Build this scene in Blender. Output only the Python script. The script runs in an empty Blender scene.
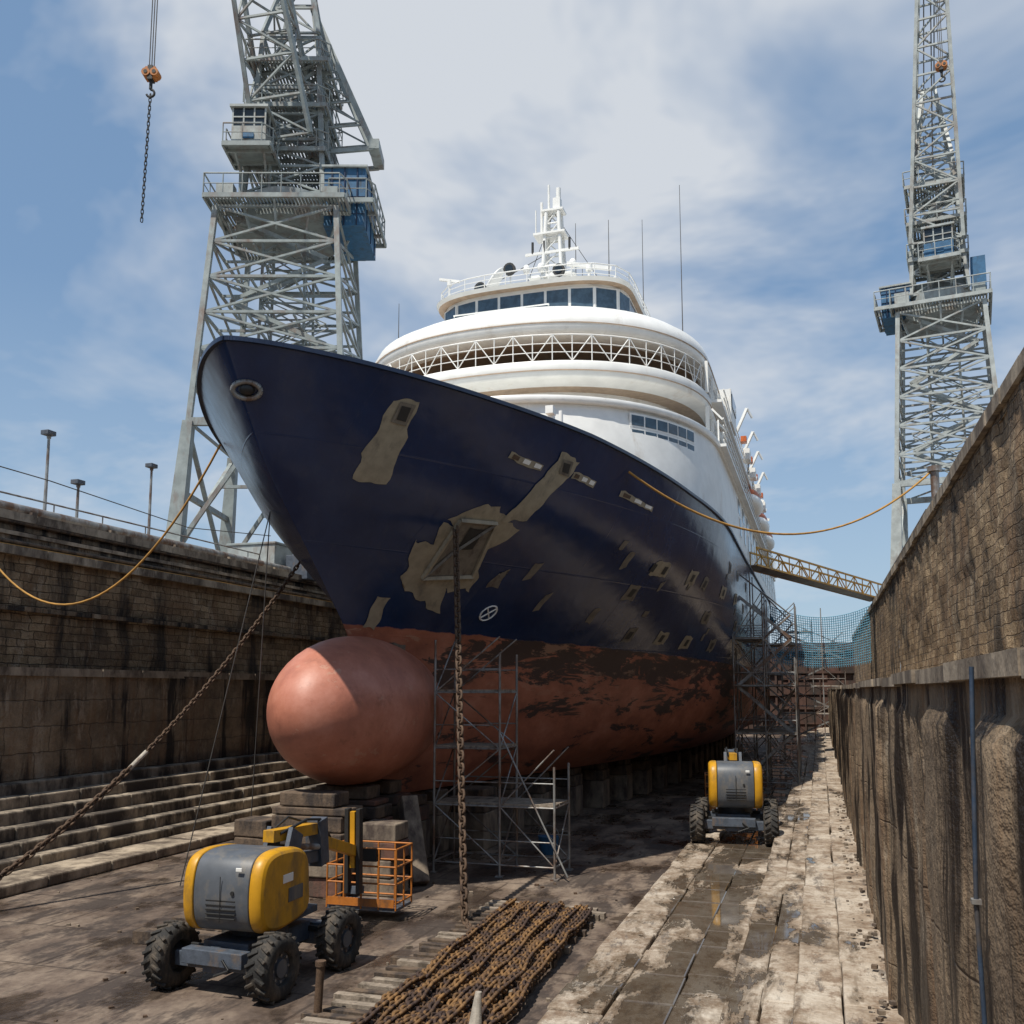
import bpy, math, random
from mathutils import Vector, Matrix, noise
random.seed(7)
R=math.radians
scene=bpy.context.scene
# ------------------------------------------------------------ materials
def new_mat(name):
    m=bpy.data.materials.new(name); m.use_nodes=True
    nt=m.node_tree; b=nt.nodes['Principled BSDF']; return m,nt,b
def N(nt,t,**k):
    n=nt.nodes.new(t)
    for a,v in k.items(): setattr(n,a,v)
    return n
def L(nt,a,b): nt.links.new(a,b)
def coords(nt,scale=(1,1,1),loc=(0,0,0)):
    tc=N(nt,'ShaderNodeNewGeometry'); mp=N(nt,'ShaderNodeMapping')
    mp.inputs['Scale'].default_value=scale; mp.inputs['Location'].default_value=loc
    L(nt,tc.outputs['Position'],mp.inputs['Vector']); return mp.outputs[0]
def nz(nt,vec,scale,detail=5,rough=.6,dist=0):
    n=N(nt,'ShaderNodeTexNoise'); n.inputs['Scale'].default_value=scale; n.inputs['Detail'].default_value=min(detail,5)
    n.inputs['Roughness'].default_value=rough; n.inputs['Distortion'].default_value=dist
    L(nt,vec,n.inputs['Vector']); return n.outputs['Fac']
def ramp(nt,fac,stops):
    r=N(nt,'ShaderNodeValToRGB'); e=r.color_ramp.elements
    while len(e)<len(stops): e.new(.5)
    for el,(p,c) in zip(e,stops):
        el.position=p; el.color=(c[0],c[1],c[2],1) if isinstance(c,(tuple,list)) else (c,c,c,1)
    L(nt,fac,r.inputs[0]); return r.outputs[0]
def mix(nt,fac,a,b,mode='MIX'):
    m=N(nt,'ShaderNodeMix',data_type='RGBA',blend_type=mode)
    if isinstance(fac,float): m.inputs[0].default_value=fac
    else: L(nt,fac,m.inputs[0])
    for i,c in ((6,a),(7,b)):
        if isinstance(c,tuple): m.inputs[i].default_value=(c[0],c[1],c[2],1)
        else: L(nt,c,m.inputs[i])
    return m.outputs[2]
def mth(nt,op,a,b=0.0,clamp=False):
    m=N(nt,'ShaderNodeMath',operation=op,use_clamp=clamp)
    for i,c in ((0,a),(1,b)):
        if isinstance(c,(int,float)): m.inputs[i].default_value=c
        else: L(nt,c,m.inputs[i])
    return m.outputs[0]
def bump(nt,b,h,st=.5,d=.05):
    n=N(nt,'ShaderNodeBump'); n.inputs['Strength'].default_value=st; n.inputs['Distance'].default_value=d
    L(nt,h,n.inputs['Height']); L(nt,n.outputs[0],b.inputs['Normal'])
def simple(name,col,rough=.6,metal=0,var=.25,dirt=None,dscale=2.5,bmp=.15,dl=(.52,.68)):
    m,nt,b=new_mat(name); v=coords(nt)
    f=nz(nt,v,dscale*1.7,3)
    dark=tuple(c*(1-var) for c in col); lite=tuple(min(1,c*(1+var*.6)) for c in col)
    c=ramp(nt,f,[(.35,dark),(.65,lite)])
    if dirt:
        f2=nz(nt,coords(nt,(1,1,.45),(7,3,1)),dscale,5,.7)
        c=mix(nt,ramp(nt,f2,[(dl[0],0.),(dl[1],1.)]),c,dirt)
    L(nt,c,b.inputs['Base Color']); b.inputs['Roughness'].default_value=rough; b.inputs['Metallic'].default_value=metal
    if bmp>.1: bump(nt,b,nz(nt,v,dscale*9,3),bmp,.02)
    return m
M={}
M['white']=simple('white_paint',(.78,.78,.75),.4,dirt=(.52,.44,.35),dscale=.9,var=.08,bmp=.05,dl=(.58,.8))
M['white2']=simple('white_clean',(.82,.82,.79),.35,var=.06,bmp=.02,dirt=(.52,.47,.4),dscale=1.3,dl=(.6,.85))
M['soffit']=simple('soffit_paint',(.42,.31,.22),.6,var=.15)
M['glass']=simple('dark_glass',(.02,.03,.04),.08,var=.3,bmp=0)
M['bglass']=simple('blue_glass',(.06,.10,.14),.08,var=.3,bmp=0)
M['crane']=simple('crane_grey_paint',(.27,.305,.30),.5,dirt=(.17,.10,.07),dscale=1.2,var=.2,bmp=.05,dl=(.5,.75))
M['crane2']=simple('crane_pale_paint',(.36,.39,.38),.5,dirt=(.2,.14,.1),dscale=1.2,var=.2,bmp=.05,dl=(.5,.75))
M['blue']=simple('blue_paint',(.03,.12,.24),.5,dirt=(.04,.06,.08),var=.2)
M['yellow']=simple('yellow_paint',(.56,.28,.012),.42,dirt=(.2,.12,.04),dscale=3,var=.12,bmp=.04,dl=(.48,.7))
M['orange']=simple('orange_paint',(.42,.14,.02),.55,dirt=(.12,.06,.03),var=.2)
M['hood']=simple('grey_hood',(.085,.095,.11),.5,dirt=(.2,.17,.13),dscale=3,var=.15,bmp=.06,dl=(.5,.75))
M['dgrey']=simple('dark_chassis',(.07,.085,.11),.55,dirt=(.13,.10,.08),dscale=5)
M['rubber']=simple('rubber',(.022,.021,.02),.85,dirt=(.10,.08,.06),dscale=5,bmp=.3,dl=(.45,.65))
M['rust']=simple('rusty_chain',(.10,.06,.035),.8,dirt=(.04,.025,.02),dscale=9,bmp=.5)
M['chainrust']=simple('brown_chain',(.20,.105,.036),.8,dirt=(.045,.025,.018),dscale=4,bmp=.5,dl=(.42,.56))
M['black']=simple('black_steel',(.02,.02,.02),.6)
M['steel']=simple('galvanised',(.30,.30,.29),.45,.4,dirt=(.16,.10,.07),dscale=2,dl=(.45,.6))
M['rope']=simple('yellow_rope',(.42,.22,.05),.8)
M['ropew']=simple('pale_rope',(.42,.38,.32),.8,dirt=(.2,.13,.09),dscale=6)
M['wire']=simple('steel_wire',(.07,.065,.06),.6)
M['timber']=simple('old_timber',(.13,.09,.06),.85,dirt=(.04,.03,.025),dscale=3,bmp=.5,dl=(.45,.6))
M['paletimber']=simple('pale_timber',(.27,.22,.17),.85,dirt=(.09,.07,.05),dscale=4,bmp=.4,dl=(.48,.62))
M['redblock']=simple('red_block',(.15,.07,.048),.8,dirt=(.06,.045,.035),dscale=1.8,bmp=.5,dl=(.42,.58))
M['conc']=simple('concrete_block',(.24,.19,.14),.85,dirt=(.07,.05,.04),dscale=1.6,bmp=.4,dl=(.42,.6))
M['primer']=simple('grey_primer',(.31,.27,.195),.6,dirt=(.17,.15,.115),dscale=2.5,var=.15,bmp=.05)
M['primer2']=simple('dark_primer',(.17,.15,.12),.6,dirt=(.08,.06,.05),dscale=4,var=.2,bmp=.05)
M['navy2']=simple('navy_plain',(.012,.024,.062),.35,bmp=.02)
M['gate']=simple('rusty_gate',(.085,.042,.03),.8,dirt=(.035,.025,.02),dscale=.8,bmp=.3,dl=(.45,.6))
M['netm']=simple('blue_net',(.14,.36,.50),.8)
M['bluepipe']=simple('blue_hose',(.03,.05,.085),.5,dirt=(.1,.08,.06))
M['orangeboat']=simple('lifeboat_orange',(.5,.12,.03),.4)
M['tarmac']=simple('quay_concrete',(.2,.18,.155),.9,dirt=(.1,.085,.07),dscale=.5)
M['sea']=simple('sea_water',(.03,.07,.09),.15,bmp=.2)
M['hill']=simple('hill',(.06,.08,.07),.95,dscale=.01)

def hull_mat():
    m,nt,b=new_mat('hull_paint')
    g=N(nt,'ShaderNodeNewGeometry'); s=N(nt,'ShaderNodeSeparateXYZ'); L(nt,g.outputs['Position'],s.inputs[0])
    y,z=s.outputs[1],s.outputs[2]
    zb=mth(nt,'SUBTRACT',5.3,mth(nt,'MULTIPLY',mth(nt,'MINIMUM',mth(nt,'SUBTRACT',y,18.),20.),.02))
    n1=nz(nt,coords(nt,(1,1,2.2)),1.3,6,.65)
    zz=mth(nt,'ADD',z,mth(nt,'MULTIPLY',mth(nt,'SUBTRACT',n1,.5),.16))
    below=mth(nt,'MULTIPLY',mth(nt,'SUBTRACT',zb,zz),40,True)
    navy=ramp(nt,nz(nt,coords(nt,(1,.5,.6)),1.1,6,.7),[(.3,(.008,.020,.064)),(.55,(.011,.028,.086)),(.8,(.020,.042,.11))])
    rm=nz(nt,coords(nt,(2,2,.15)),2.,5,.7)
    navy=mix(nt,ramp(nt,rm,[(.55,0.),(.8,.3)]),navy,(.06,.07,.09))
    red=ramp(nt,nz(nt,coords(nt,(1,.6,1)),1.6,6,.65),[(.3,(.25,.082,.048)),(.55,(.41,.145,.083)),(.75,(.50,.21,.135))])
    dn=nz(nt,coords(nt,(.5,.22,1.1),(3,1,2)),1.5,6,.74,.5)
    zone=mth(nt,'MULTIPLY',mth(nt,'SUBTRACT',y,20.5),.22,True)
    zlow=mth(nt,'MULTIPLY',mth(nt,'SUBTRACT',z,2.6),.45,True)
    thr=mth(nt,'SUBTRACT',mth(nt,'ADD',dn,mth(nt,'MULTIPLY',mth(nt,'MULTIPLY',zone,zlow),.15)),.575)
    pm=mth(nt,'MULTIPLY',thr,26,True)
    red=mix(nt,pm,red,(.06,.036,.032))
    tn=nz(nt,coords(nt,(.8,.35,1.4),(8,2,9)),2.2,5,.7)
    tz=mth(nt,'MULTIPLY',mth(nt,'SUBTRACT',z,3.2),.5,True)
    red=mix(nt,mth(nt,'MULTIPLY',mth(nt,'MULTIPLY',mth(nt,'SUBTRACT',tn,.575),22,True),mth(nt,'MULTIPLY',tz,.8)),red,(.44,.25,.16))
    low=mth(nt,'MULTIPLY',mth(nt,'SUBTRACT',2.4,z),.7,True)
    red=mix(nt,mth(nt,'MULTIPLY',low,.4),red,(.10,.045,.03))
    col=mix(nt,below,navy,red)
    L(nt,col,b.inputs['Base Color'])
    rr=mth(nt,'ADD',mth(nt,'ADD',.14,mth(nt,'MULTIPLY',n1,.14)),mth(nt,'MULTIPLY',below,.30)); L(nt,rr,b.inputs['Roughness'])
    cb=N(nt,'ShaderNodeCombineXYZ'); L(nt,y,cb.inputs[0]); L(nt,z,cb.inputs[1])
    br=N(nt,'ShaderNodeTexBrick'); L(nt,cb.outputs[0],br.inputs['Vector']); br.inputs['Scale'].default_value=1; br.inputs['Brick Width'].default_value=5.2; br.inputs['Row Height'].default_value=1.7; br.inputs['Mortar Size'].default_value=.02; br.inputs['Mortar Smooth'].default_value=1
    h=mth(nt,'ADD',nz(nt,coords(nt),.9,2),mth(nt,'MULTIPLY',nz(nt,coords(nt),18,3),.05))
    h=mth(nt,'ADD',h,mth(nt,'MULTIPLY',br.outputs['Fac'],.10))
    bump(nt,b,h,.22,.12)
    return m
M['hull']=hull_mat()
def bulb_mat():
    m,nt,b=new_mat('bulb_antifouling')
    c=ramp(nt,nz(nt,coords(nt),1.2,6,.7),[(.3,(.33,.12,.078)),(.5,(.44,.165,.105)),(.72,(.54,.235,.165))])
    c=mix(nt,ramp(nt,nz(nt,coords(nt,(1,1,1),(4,4,4)),2.4,6,.75),[(.58,0.),(.68,.5)]),c,(.24,.09,.06))
    c=mix(nt,ramp(nt,nz(nt,coords(nt,(1,1,1.5),(1,9,4)),1.7,6,.7),[(.62,0.),(.65,.5)]),c,(.47,.28,.20))
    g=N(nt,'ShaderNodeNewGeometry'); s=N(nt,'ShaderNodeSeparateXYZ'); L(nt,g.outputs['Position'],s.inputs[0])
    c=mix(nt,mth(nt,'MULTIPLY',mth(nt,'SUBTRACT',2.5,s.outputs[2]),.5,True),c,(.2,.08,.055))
    L(nt,c,b.inputs['Base Color']); b.inputs['Roughness'].default_value=.48
    bump(nt,b,nz(nt,coords(nt),6,4),.12,.04); return m
M['bulb']=bulb_mat()
def wall_mat(name,stops,course,streak=.5,bump_s=.8,brick=(1.1,.42),st_th=(.48,.62),sz=.10,ss=1.6,mt=.6,warp=(.2,.14),wet=False):
    m,nt,b=new_mat(name)
    g=N(nt,'ShaderNodeNewGeometry'); s=N(nt,'ShaderNodeSeparateXYZ'); L(nt,g.outputs['Position'],s.inputs[0])
    cb=N(nt,'ShaderNodeCombineXYZ'); L(nt,s.outputs[1],cb.inputs[0]); L(nt,s.outputs[2],cb.inputs[1])
    wn=N(nt,'ShaderNodeTexNoise'); wn.inputs['Scale'].default_value=2.6; wn.inputs['Detail'].default_value=3; L(nt,cb.outputs[0],wn.inputs['Vector'])
    w=N(nt,'ShaderNodeVectorMath',operation='MULTIPLY_ADD'); L(nt,wn.outputs['Color'],w.inputs[0]); w.inputs[1].default_value=(warp[0],warp[1],0); L(nt,cb.outputs[0],w.inputs[2])
    br=N(nt,'ShaderNodeTexBrick'); br.inputs['Scale'].default_value=1; br.inputs['Brick Width'].default_value=brick[0]; br.inputs['Row Height'].default_value=brick[1]
    br.inputs['Mortar Size'].default_value=.014; br.inputs['Mortar Smooth'].default_value=1.; br.squash=.7; br.squash_frequency=3; br.offset=.37
    br.inputs['Color1'].default_value=(.1,.1,.1,1); br.inputs['Color2'].default_value=(.9,.9,.9,1); br.inputs['Mortar'].default_value=(0,0,0,1)
    L(nt,w.outputs[0],br.inputs['Vector']); cellc=br.outputs['Color']; mort=br.outputs['Fac']
    f=nz(nt,coords(nt,(1,1,1)),1.4,6,.78)
    f=mth(nt,'ADD',mth(nt,'MULTIPLY',f,.75),mth(nt,'MULTIPLY',cellc,course))
    c=ramp(nt,f,stops)
    st2=nz(nt,coords(nt,(.4,.4,.5),(9,2,4)),1.,5,.7)
    c=mix(nt,ramp(nt,st2,[(.48,0.),(.64,.6)]),c,(.075,.048,.03))
    ru=nz(nt,coords(nt,(1,1,sz),(3,5,4)),ss*1.4,5,.7)
    c=mix(nt,ramp(nt,ru,[(.50,0.),(.60,.55)]),c,(.20,.115,.06))
    st3=nz(nt,coords(nt,(1,1,.35),(1,8,4)),1.6,5,.75)
    c=mix(nt,ramp(nt,st3,[(.56,0.),(.66,.55)]),c,(.47,.39,.29))
    st=nz(nt,coords(nt,(1.,1.,sz)),ss,5,.66,.2)
    sm=nz(nt,coords(nt,(.12,.12,.5),(4,4,4)),1.,3,.5)
    st=mth(nt,'ADD',st,mth(nt,'MULTIPLY',mth(nt,'SUBTRACT',sm,.5),.35))
    sf=ramp(nt,st,[(st_th[0],0.),(st_th[1],streak)])
    c=mix(nt,sf,c,(.017,.013,.011))
    c=mix(nt,mth(nt,'MULTIPLY',mort,mt),c,(.035,.025,.018))
    L(nt,c,b.inputs['Base Color'])
    if wet: L(nt,mth(nt,'SUBTRACT',.85,mth(nt,'MULTIPLY',sf,.42)),b.inputs['Roughness'])
    else: b.inputs['Roughness'].default_value=.85
    h=mth(nt,'ADD',mth(nt,'MULTIPLY',mort,-.9),mth(nt,'ADD',mth(nt,'MULTIPLY',f,1.4),mth(nt,'MULTIPLY',nz(nt,coords(nt),9,4,.75),.8)))
    bump(nt,b,h,bump_s,.09); return m
WS=[(.3,(.12,.08,.045)),(.5,(.27,.185,.105)),(.68,(.42,.305,.185)),(.85,(.54,.42,.28))]
M['wall_stone']=wall_mat('rubble_stone',WS,.30,.85,1.0,brick=(.46,.21),st_th=(.53,.66),sz=.15,ss=1.2,mt=.45,warp=(.30,.10))
WD=[(.3,(.12,.085,.052)),(.5,(.28,.20,.125)),(.7,(.43,.33,.22)),(.85,(.55,.46,.34))]
M['wall_low']=wall_mat('stained_wall',WD,.06,.97,.5,brick=(2.6,1.35),st_th=(.47,.535),sz=.045,ss=2.2,mt=.4,wet=True)
M['wall_left_low']=wall_mat('left_low_wall',[(.3,(.13,.095,.062)),(.5,(.27,.20,.13)),(.7,(.40,.31,.21)),(.9,(.55,.45,.34))],.12,.94,.8,brick=(1.4,.62),st_th=(.48,.57),sz=.10,ss=1.5,mt=.45)
M['coping']=simple('coping_stone',(.38,.31,.23),.85,dirt=(.10,.075,.055),dscale=1.3,bmp=.5,dl=(.42,.6))
M['stepstone']=simple('step_stone',(.34,.28,.21),.85,dirt=(.06,.048,.038),dscale=1.1,bmp=.5,dl=(.40,.56))
def pave_mat():
    m,nt,b=new_mat('walkway_stone')
    c=ramp(nt,nz(nt,coords(nt),1.1,6,.78),[(.28,(.12,.085,.06)),(.43,(.29,.225,.165)),(.57,(.45,.385,.31)),(.8,(.6,.55,.47))])
    c=mix(nt,ramp(nt,nz(nt,coords(nt,(1.5,1,1),(2,2,2)),2.4,5,.8),[(.50,0.),(.62,.8)]),c,(.17,.11,.068))
    c=mix(nt,ramp(nt,nz(nt,coords(nt,(2.5,.6,1),(7,2,2)),1.4,5,.8),[(.55,0.),(.63,.7)]),c,(.09,.075,.065))
    wet=nz(nt,coords(nt,(1.5,.5,1),(3.3,8,0)),.95,6,.68,.4)
    g=N(nt,'ShaderNodeNewGeometry'); s=N(nt,'ShaderNodeSeparateXYZ'); L(nt,g.outputs['Position'],s.inputs[0])
    cx=mth(nt,'SUBTRACT',.145,mth(nt,'MULTIPLY',mth(nt,'ABSOLUTE',mth(nt,'ADD',s.outputs[0],1.85)),.11))
    wet=mth(nt,'ADD',wet,cx)
    wm=ramp(nt,wet,[(.545,0.),(.57,1.)])
    c=mix(nt,wm,c,mix(nt,.8,c,(.05,.036,.024)))
    rim=ramp(nt,wet,[(.47,0.),(.535,.65),(.565,0.)])
    c=mix(nt,rim,c,(.12,.08,.045))
    L(nt,c,b.inputs['Base Color'])
    L(nt,ramp(nt,wet,[(.50,.8),(.575,.04)]),b.inputs['Roughness'])
    h=mth(nt,'MULTIPLY',nz(nt,coords(nt),7,5,.7),mth(nt,'SUBTRACT',1.0,wm)); bump(nt,b,h,.8,.05)
    return m
M['pave']=pave_mat()
def floor_mat():
    m,nt,b=new_mat('dock_floor_concrete')
    c=ramp(nt,nz(nt,coords(nt,(1,.7,1)),.55,6,.8),[(.3,(.06,.042,.032)),(.46,(.125,.09,.068)),(.58,(.21,.16,.12)),(.75,(.34,.265,.2))])
    c=mix(nt,ramp(nt,nz(nt,coords(nt,(1.3,.5,1),(5,5,0)),.9,6,.78),[(.47,0.),(.56,.85)]),c,(.04,.029,.024))
    br=N(nt,'ShaderNodeTexBrick'); L(nt,coords(nt),br.inputs['Vector']); br.inputs['Scale'].default_value=1
    br.inputs['Brick Width'].default_value=3.1; br.inputs['Row Height'].default_value=1.9; br.inputs['Mortar Size'].default_value=.025
    c=mix(nt,mth(nt,'MULTIPLY',br.outputs['Fac'],.6),c,(.03,.02,.015))
    wf=nz(nt,coords(nt,(1,.7,1),(1,7,0)),.7,5,.65)
    c=mix(nt,ramp(nt,wf,[(.54,0.),(.6,.6)]),c,(.035,.027,.022))
    L(nt,c,b.inputs['Base Color'])
    L(nt,ramp(nt,wf,[(.45,.8),(.56,.4),(.6,.1)]),b.inputs['Roughness'])
    bump(nt,b,mth(nt,'SUBTRACT',nz(nt,coords(nt),5,5,.7),br.outputs['Fac']),.45,.04)
    return m
M['floor']=floor_mat()

# ------------------------------------------------------------ mesh builder
class MB:
    def __init__(s): s.v=[];s.f=[];s.m=[];s.mats=[];s.sm=[]
    def mi(s,k):
        if k not in s.mats: s.mats.append(k)
        return s.mats.index(k)
    def add(s,vs,fs,mat,smooth=False):
        n=len(s.v); s.v+=[tuple(v) for v in vs]; i=s.mi(mat)
        for f in fs: s.f.append(tuple(n+k for k in f)); s.m.append(i); s.sm.append(smooth)
    def box(s,c,d,mat,rot=None):
        vs=[Vector((x*d[0]/2,y*d[1]/2,z*d[2]/2)) for x in(-1,1) for y in(-1,1) for z in(-1,1)]
        if rot is not None: vs=[rot@v for v in vs]
        c=Vector(c); s.add([v+c for v in vs],[(0,1,3,2),(4,6,7,5),(0,4,5,1),(2,3,7,6),(0,2,6,4),(1,5,7,3)],mat)
    def beam(s,p,q,w,h,mat,w2=None,h2=None):
        p,q=Vector(p),Vector(q); d=(q-p)
        if d.length<1e-6: return
        d.normalize(); up=Vector((0,0,1)) if abs(d.z)<.95 else Vector((0,1,0))
        a=d.cross(up).normalized(); b=a.cross(d)
        w2=w2 or w;h2=h2 or h
        vs=[p+a*x*w/2+b*y*h/2 for x,y in((-1,-1),(1,-1),(1,1),(-1,1))]+[q+a*x*w2/2+b*y*h2/2 for x,y in((-1,-1),(1,-1),(1,1),(-1,1))]
        s.add(vs,[(0,3,2,1),(4,5,6,7),(0,1,5,4),(1,2,6,5),(2,3,7,6),(3,0,4,7)],mat)
    def cyl(s,p,q,r,mat,n=8,r2=None,smooth=True,caps=True):
        p,q=Vector(p),Vector(q); d=q-p
        if d.length<1e-6: return
        d.normalize(); up=Vector((0,0,1)) if abs(d.z)<.95 else Vector((0,1,0))
        a=d.cross(up).normalized(); b=a.cross(d); r2=r if r2 is None else r2
        vs=[];
        for c,rr in((p,r),(q,r2)):
            for i in range(n):
                t=2*math.pi*i/n; vs.append(c+a*math.cos(t)*rr+b*math.sin(t)*rr)
        s.add(vs,[(i,(i+1)%n,n+(i+1)%n,n+i) for i in range(n)],mat,smooth)
        if caps: s.add(vs,[tuple(range(n-1,-1,-1)),tuple(range(n,2*n))],mat)
    def path(s,pts,r,mat,n=6):
        for a,b in zip(pts,pts[1:]): s.cyl(a,b,r,mat,n)
    def sphere(s,c,r,mat,nu=16,nv=10,rot=None):
        if isinstance(r,(int,float)): r=(r,r,r)
        vs=[];c=Vector(c)
        for j in range(nv+1):
            ph=math.pi*j/nv
            for i in range(nu):
                t=2*math.pi*i/nu; v=Vector((r[0]*math.sin(ph)*math.cos(t),r[1]*math.sin(ph)*math.sin(t),r[2]*math.cos(ph)))
                if rot is not None: v=rot@v
                vs.append(v+c)
        fs=[]
        for j in range(nv):
            for i in range(nu):
                a=j*nu+i;b=j*nu+(i+1)%nu; fs.append((a,a+nu,b+nu,b))
        s.add(vs,fs,mat,True)
    def link(s,c,d,up,l,w,r,mat,n=14,m=5):
        d=Vector(d).normalized(); up=Vector(up); up=(up-d*up.dot(d)).normalized(); nn=d.cross(up); c=Vector(c)
        vs=[]
        for i in range(n):
            t=2*math.pi*i/n; ct,st=math.cos(t),math.sin(t)
            ex=(l/2-w/2)*(1 if ct>0 else -1)
            if abs(ct)<.15: ex*=abs(ct)/.15
            p=c+d*(ex+ct*w/2)+up*(st*w/2); o=(d*ct+up*st)
            for k in range(m):
                a=2*math.pi*k/m; vs.append(p+(o*math.cos(a)+nn*math.sin(a))*r)
        fs=[(i*m+k,i*m+(k+1)%m,((i+1)%n)*m+(k+1)%m,((i+1)%n)*m+k) for i in range(n) for k in range(m)]
        s.add(vs,fs,mat,True)
    def obj(s,name,parent=None,bevel=0,loc=None,rot=None):
        me=bpy.data.meshes.new(name); me.from_pydata(s.v,[],s.f)
        for k in s.mats: me.materials.append(M[k])
        me.polygons.foreach_set('material_index',s.m); me.polygons.foreach_set('use_smooth',s.sm); me.update()
        o=bpy.data.objects.new(name,me); scene.collection.objects.link(o)
        if parent: o.parent=parent
        if loc: o.location=loc
        if rot: o.rotation_euler=rot
        if bevel:
            md=o.modifiers.new('b','BEVEL'); md.width=bevel; md.segments=2; md.limit_method='ANGLE'
        return o
def empty(name,loc=(0,0,0),rot=(0,0,0)):
    o=bpy.data.objects.new(name,None); scene.collection.objects.link(o); o.location=loc; o.rotation_euler=rot; return o
def sag(a,b,s,n=24):
    a,b=Vector(a),Vector(b); return [a.lerp(b,i/n)-Vector((0,0,4*s*(i/n)*(1-i/n))) for i in range(n+1)]
def chain(mb,pts,l,w,r,mat):
    seg=[(Vector(a),Vector(b)) for a,b in zip(pts,pts[1:])]
    step=l-2*r*1.25; d=0; k=0; tot=0
    for a,b in seg:
        Ln=(b-a).length; dr=(b-a).normalized()
        side=dr.cross(Vector((0,0,1)) if abs(dr.z)<.95 else Vector((0,1,0))).normalized(); oth=side.cross(dr)
        while d<=tot+Ln:
            p=a+dr*(d-tot); u=(side+oth) if k%2 else (side-oth)
            mb.link(p,dr,u,l,w,r,mat,12,5); d+=step;k+=1
        tot+=Ln

# ------------------------------------------------------------ ground, sea, dock basin
QZ=8.6
g=MB()
g.add([(-3000,-400,QZ-.3),(-20.6,-400,QZ-.3),(-20.6,92,QZ-.3),(-3000,92,QZ-.3)],[(0,1,2,3)],'tarmac')
g.add([(3.6,-400,QZ-.3),(3000,-400,QZ-.3),(3000,92,QZ-.3),(3.6,92,QZ-.3)],[(0,1,2,3)],'tarmac')
g.add([(-20.6,-400,QZ-.3),(3.6,-400,QZ-.3),(3.6,-14,QZ-.3),(-20.6,-14,QZ-.3)],[(0,1,2,3)],'tarmac')
g.add([(-20.6,-14,QZ-.3),(3.6,-14,QZ-.3),(3.6,-14,-.1),(-20.6,-14,-.1)],[(0,1,2,3)],'wall_stone')
g.obj('ground')
s_=MB(); s_.add([(-5000,92,QZ-2.2),(5000,92,QZ-2.2),(5000,6000,QZ-2.2),(-5000,6000,QZ-2.2)],[(0,1,2,3)],'sea'); s_.obj('sea')
h=MB()
for i in range(60):
    x0=-2500+i*80; z0=QZ+18+26*noise.noise(Vector((i*.13,3,1)))+8*noise.noise(Vector((i*.5,1,1))); z1=QZ+18+26*noise.noise(Vector(((i+1)*.13,3,1)))+8*noise.noise(Vector(((i+1)*.5,1,1)))
    h.add([(x0,2400,0),(x0+80,2400,0),(x0+80,2600,z1),(x0,2600,z0)],[(0,1,2,3)],'hill')
h.obj('hills')
f=MB(); f.add([(-20,-14,0),(3,-14,0),(3,92,0),(-20,92,0)],[(0,1,2,3)],'floor'); f.obj('dock_floor')

def relief(mb,x,y0,y1,z0,z1,dy,dz,amp,mat,nx,seed=0,fn=None):
    ny=int((y1-y0)/dy);nzz=int((z1-z0)/dz);vs=[]
    for i in range(ny+1):
        y=y0+(y1-y0)*i/ny
        for j in range(nzz+1):
            z=z0+(z1-z0)*j/nzz
            a=noise.fractal(Vector((seed,y*1.1,z*1.1)),.9,2.,4)*amp
            if fn: a+=fn(y,z)
            vs.append((x+nx*a,y,z))
    k=nzz+1
    fs=[(i*k+j,(i+1)*k+j,(i+1)*k+j+1,i*k+j+1) for i in range(ny) for j in range(nzz)]
    mb.add(vs,fs,mat,True)
def butt(y,z):
    n=noise.noise(Vector((y*.8,7.3,z*.05))); t=noise.noise(Vector((y*2.3,1.3,z*.10)))
    a=.07*min(1,max(0,(n-.02)*8))
    a+=.035*min(1,max(0,(t-.1)*8))
    if z>3.75: a*=.3
    a+=.018*noise.noise(Vector((y*5,z*.9,3)))
    return a
w=MB()
relief(w,.62,1.2,26,.5,4.0,.06,.09,.025,'wall_low',-1,1,butt)
relief(w,.62,26,92,.5,4.0,.15,.25,.03,'wall_low',-1,1,butt)
w.add([(.62,-14,.5),(.62,1.2,.5),(.62,1.2,4.0),(.62,-14,4.0)],[(0,1,2,3)],'wall_low')
y=-14
while y<91.5:
    l=random.uniform(1.3,2.2); l=min(l,91.9-y)
    w.box((1.79+random.uniform(-.03,.03),y+l/2,3.975+random.uniform(-.008,.01)),(2.48,l-.02,.08),'coping',Matrix.Rotation(random.uniform(-.008,.008),3,'Z')); y+=l
relief(w,3.0,1.5,40,4.0,8.35,.12,.12,.07,'wall_stone',-1,3)
relief(w,3.0,40,92,4.0,8.35,.4,.3,.05,'wall_stone',-1,3)
w.add([(3.0,-14,4),(3.0,1.5,4),(3.0,1.5,8.35),(3,-14,8.35)],[(0,1,2,3)],'wall_stone')
y=-14
while y<91.5:
    l=random.uniform(1.2,1.9); l=min(l,91.9-y)
    w.box((3.30+random.uniform(-.02,.02),y+l/2,8.58+random.uniform(-.012,.012)),(.8,l-.02,.26),'coping')
    w.box((3.36,y+l/2,8.38),(.72,l-.01,.14),'wall_stone'); y+=l
w.obj('dock_wall.001',bevel=0)
w=MB()
relief(w,-18,2,92,1.7,4.3,.3,.2,.05,'wall_left_low',1,5)
w.add([(-18,-14,1.7),(-18,2,1.7),(-18,2,4.3),(-18,-14,4.3)],[(3,2,1,0)],'wall_left_low')
y=-14
while y<91.5:
    l=random.uniform(1.4,2.4); l=min(l,91.9-y)
    w.box((-18.75+random.uniform(-.02,.02),y+l/2,4.34),(1.6,l-.025,.2),'coping'); y+=l
relief(w,-19.3,2,92,4.4,7.3,.2,.15,.08,'wall_stone',1,6)
w.add([(-19.3,-14,4.4),(-19.3,2,4.4),(-19.3,2,7.3),(-19.3,-14,7.3)],[(3,2,1,0)],'wall_stone')
y=-14
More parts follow.
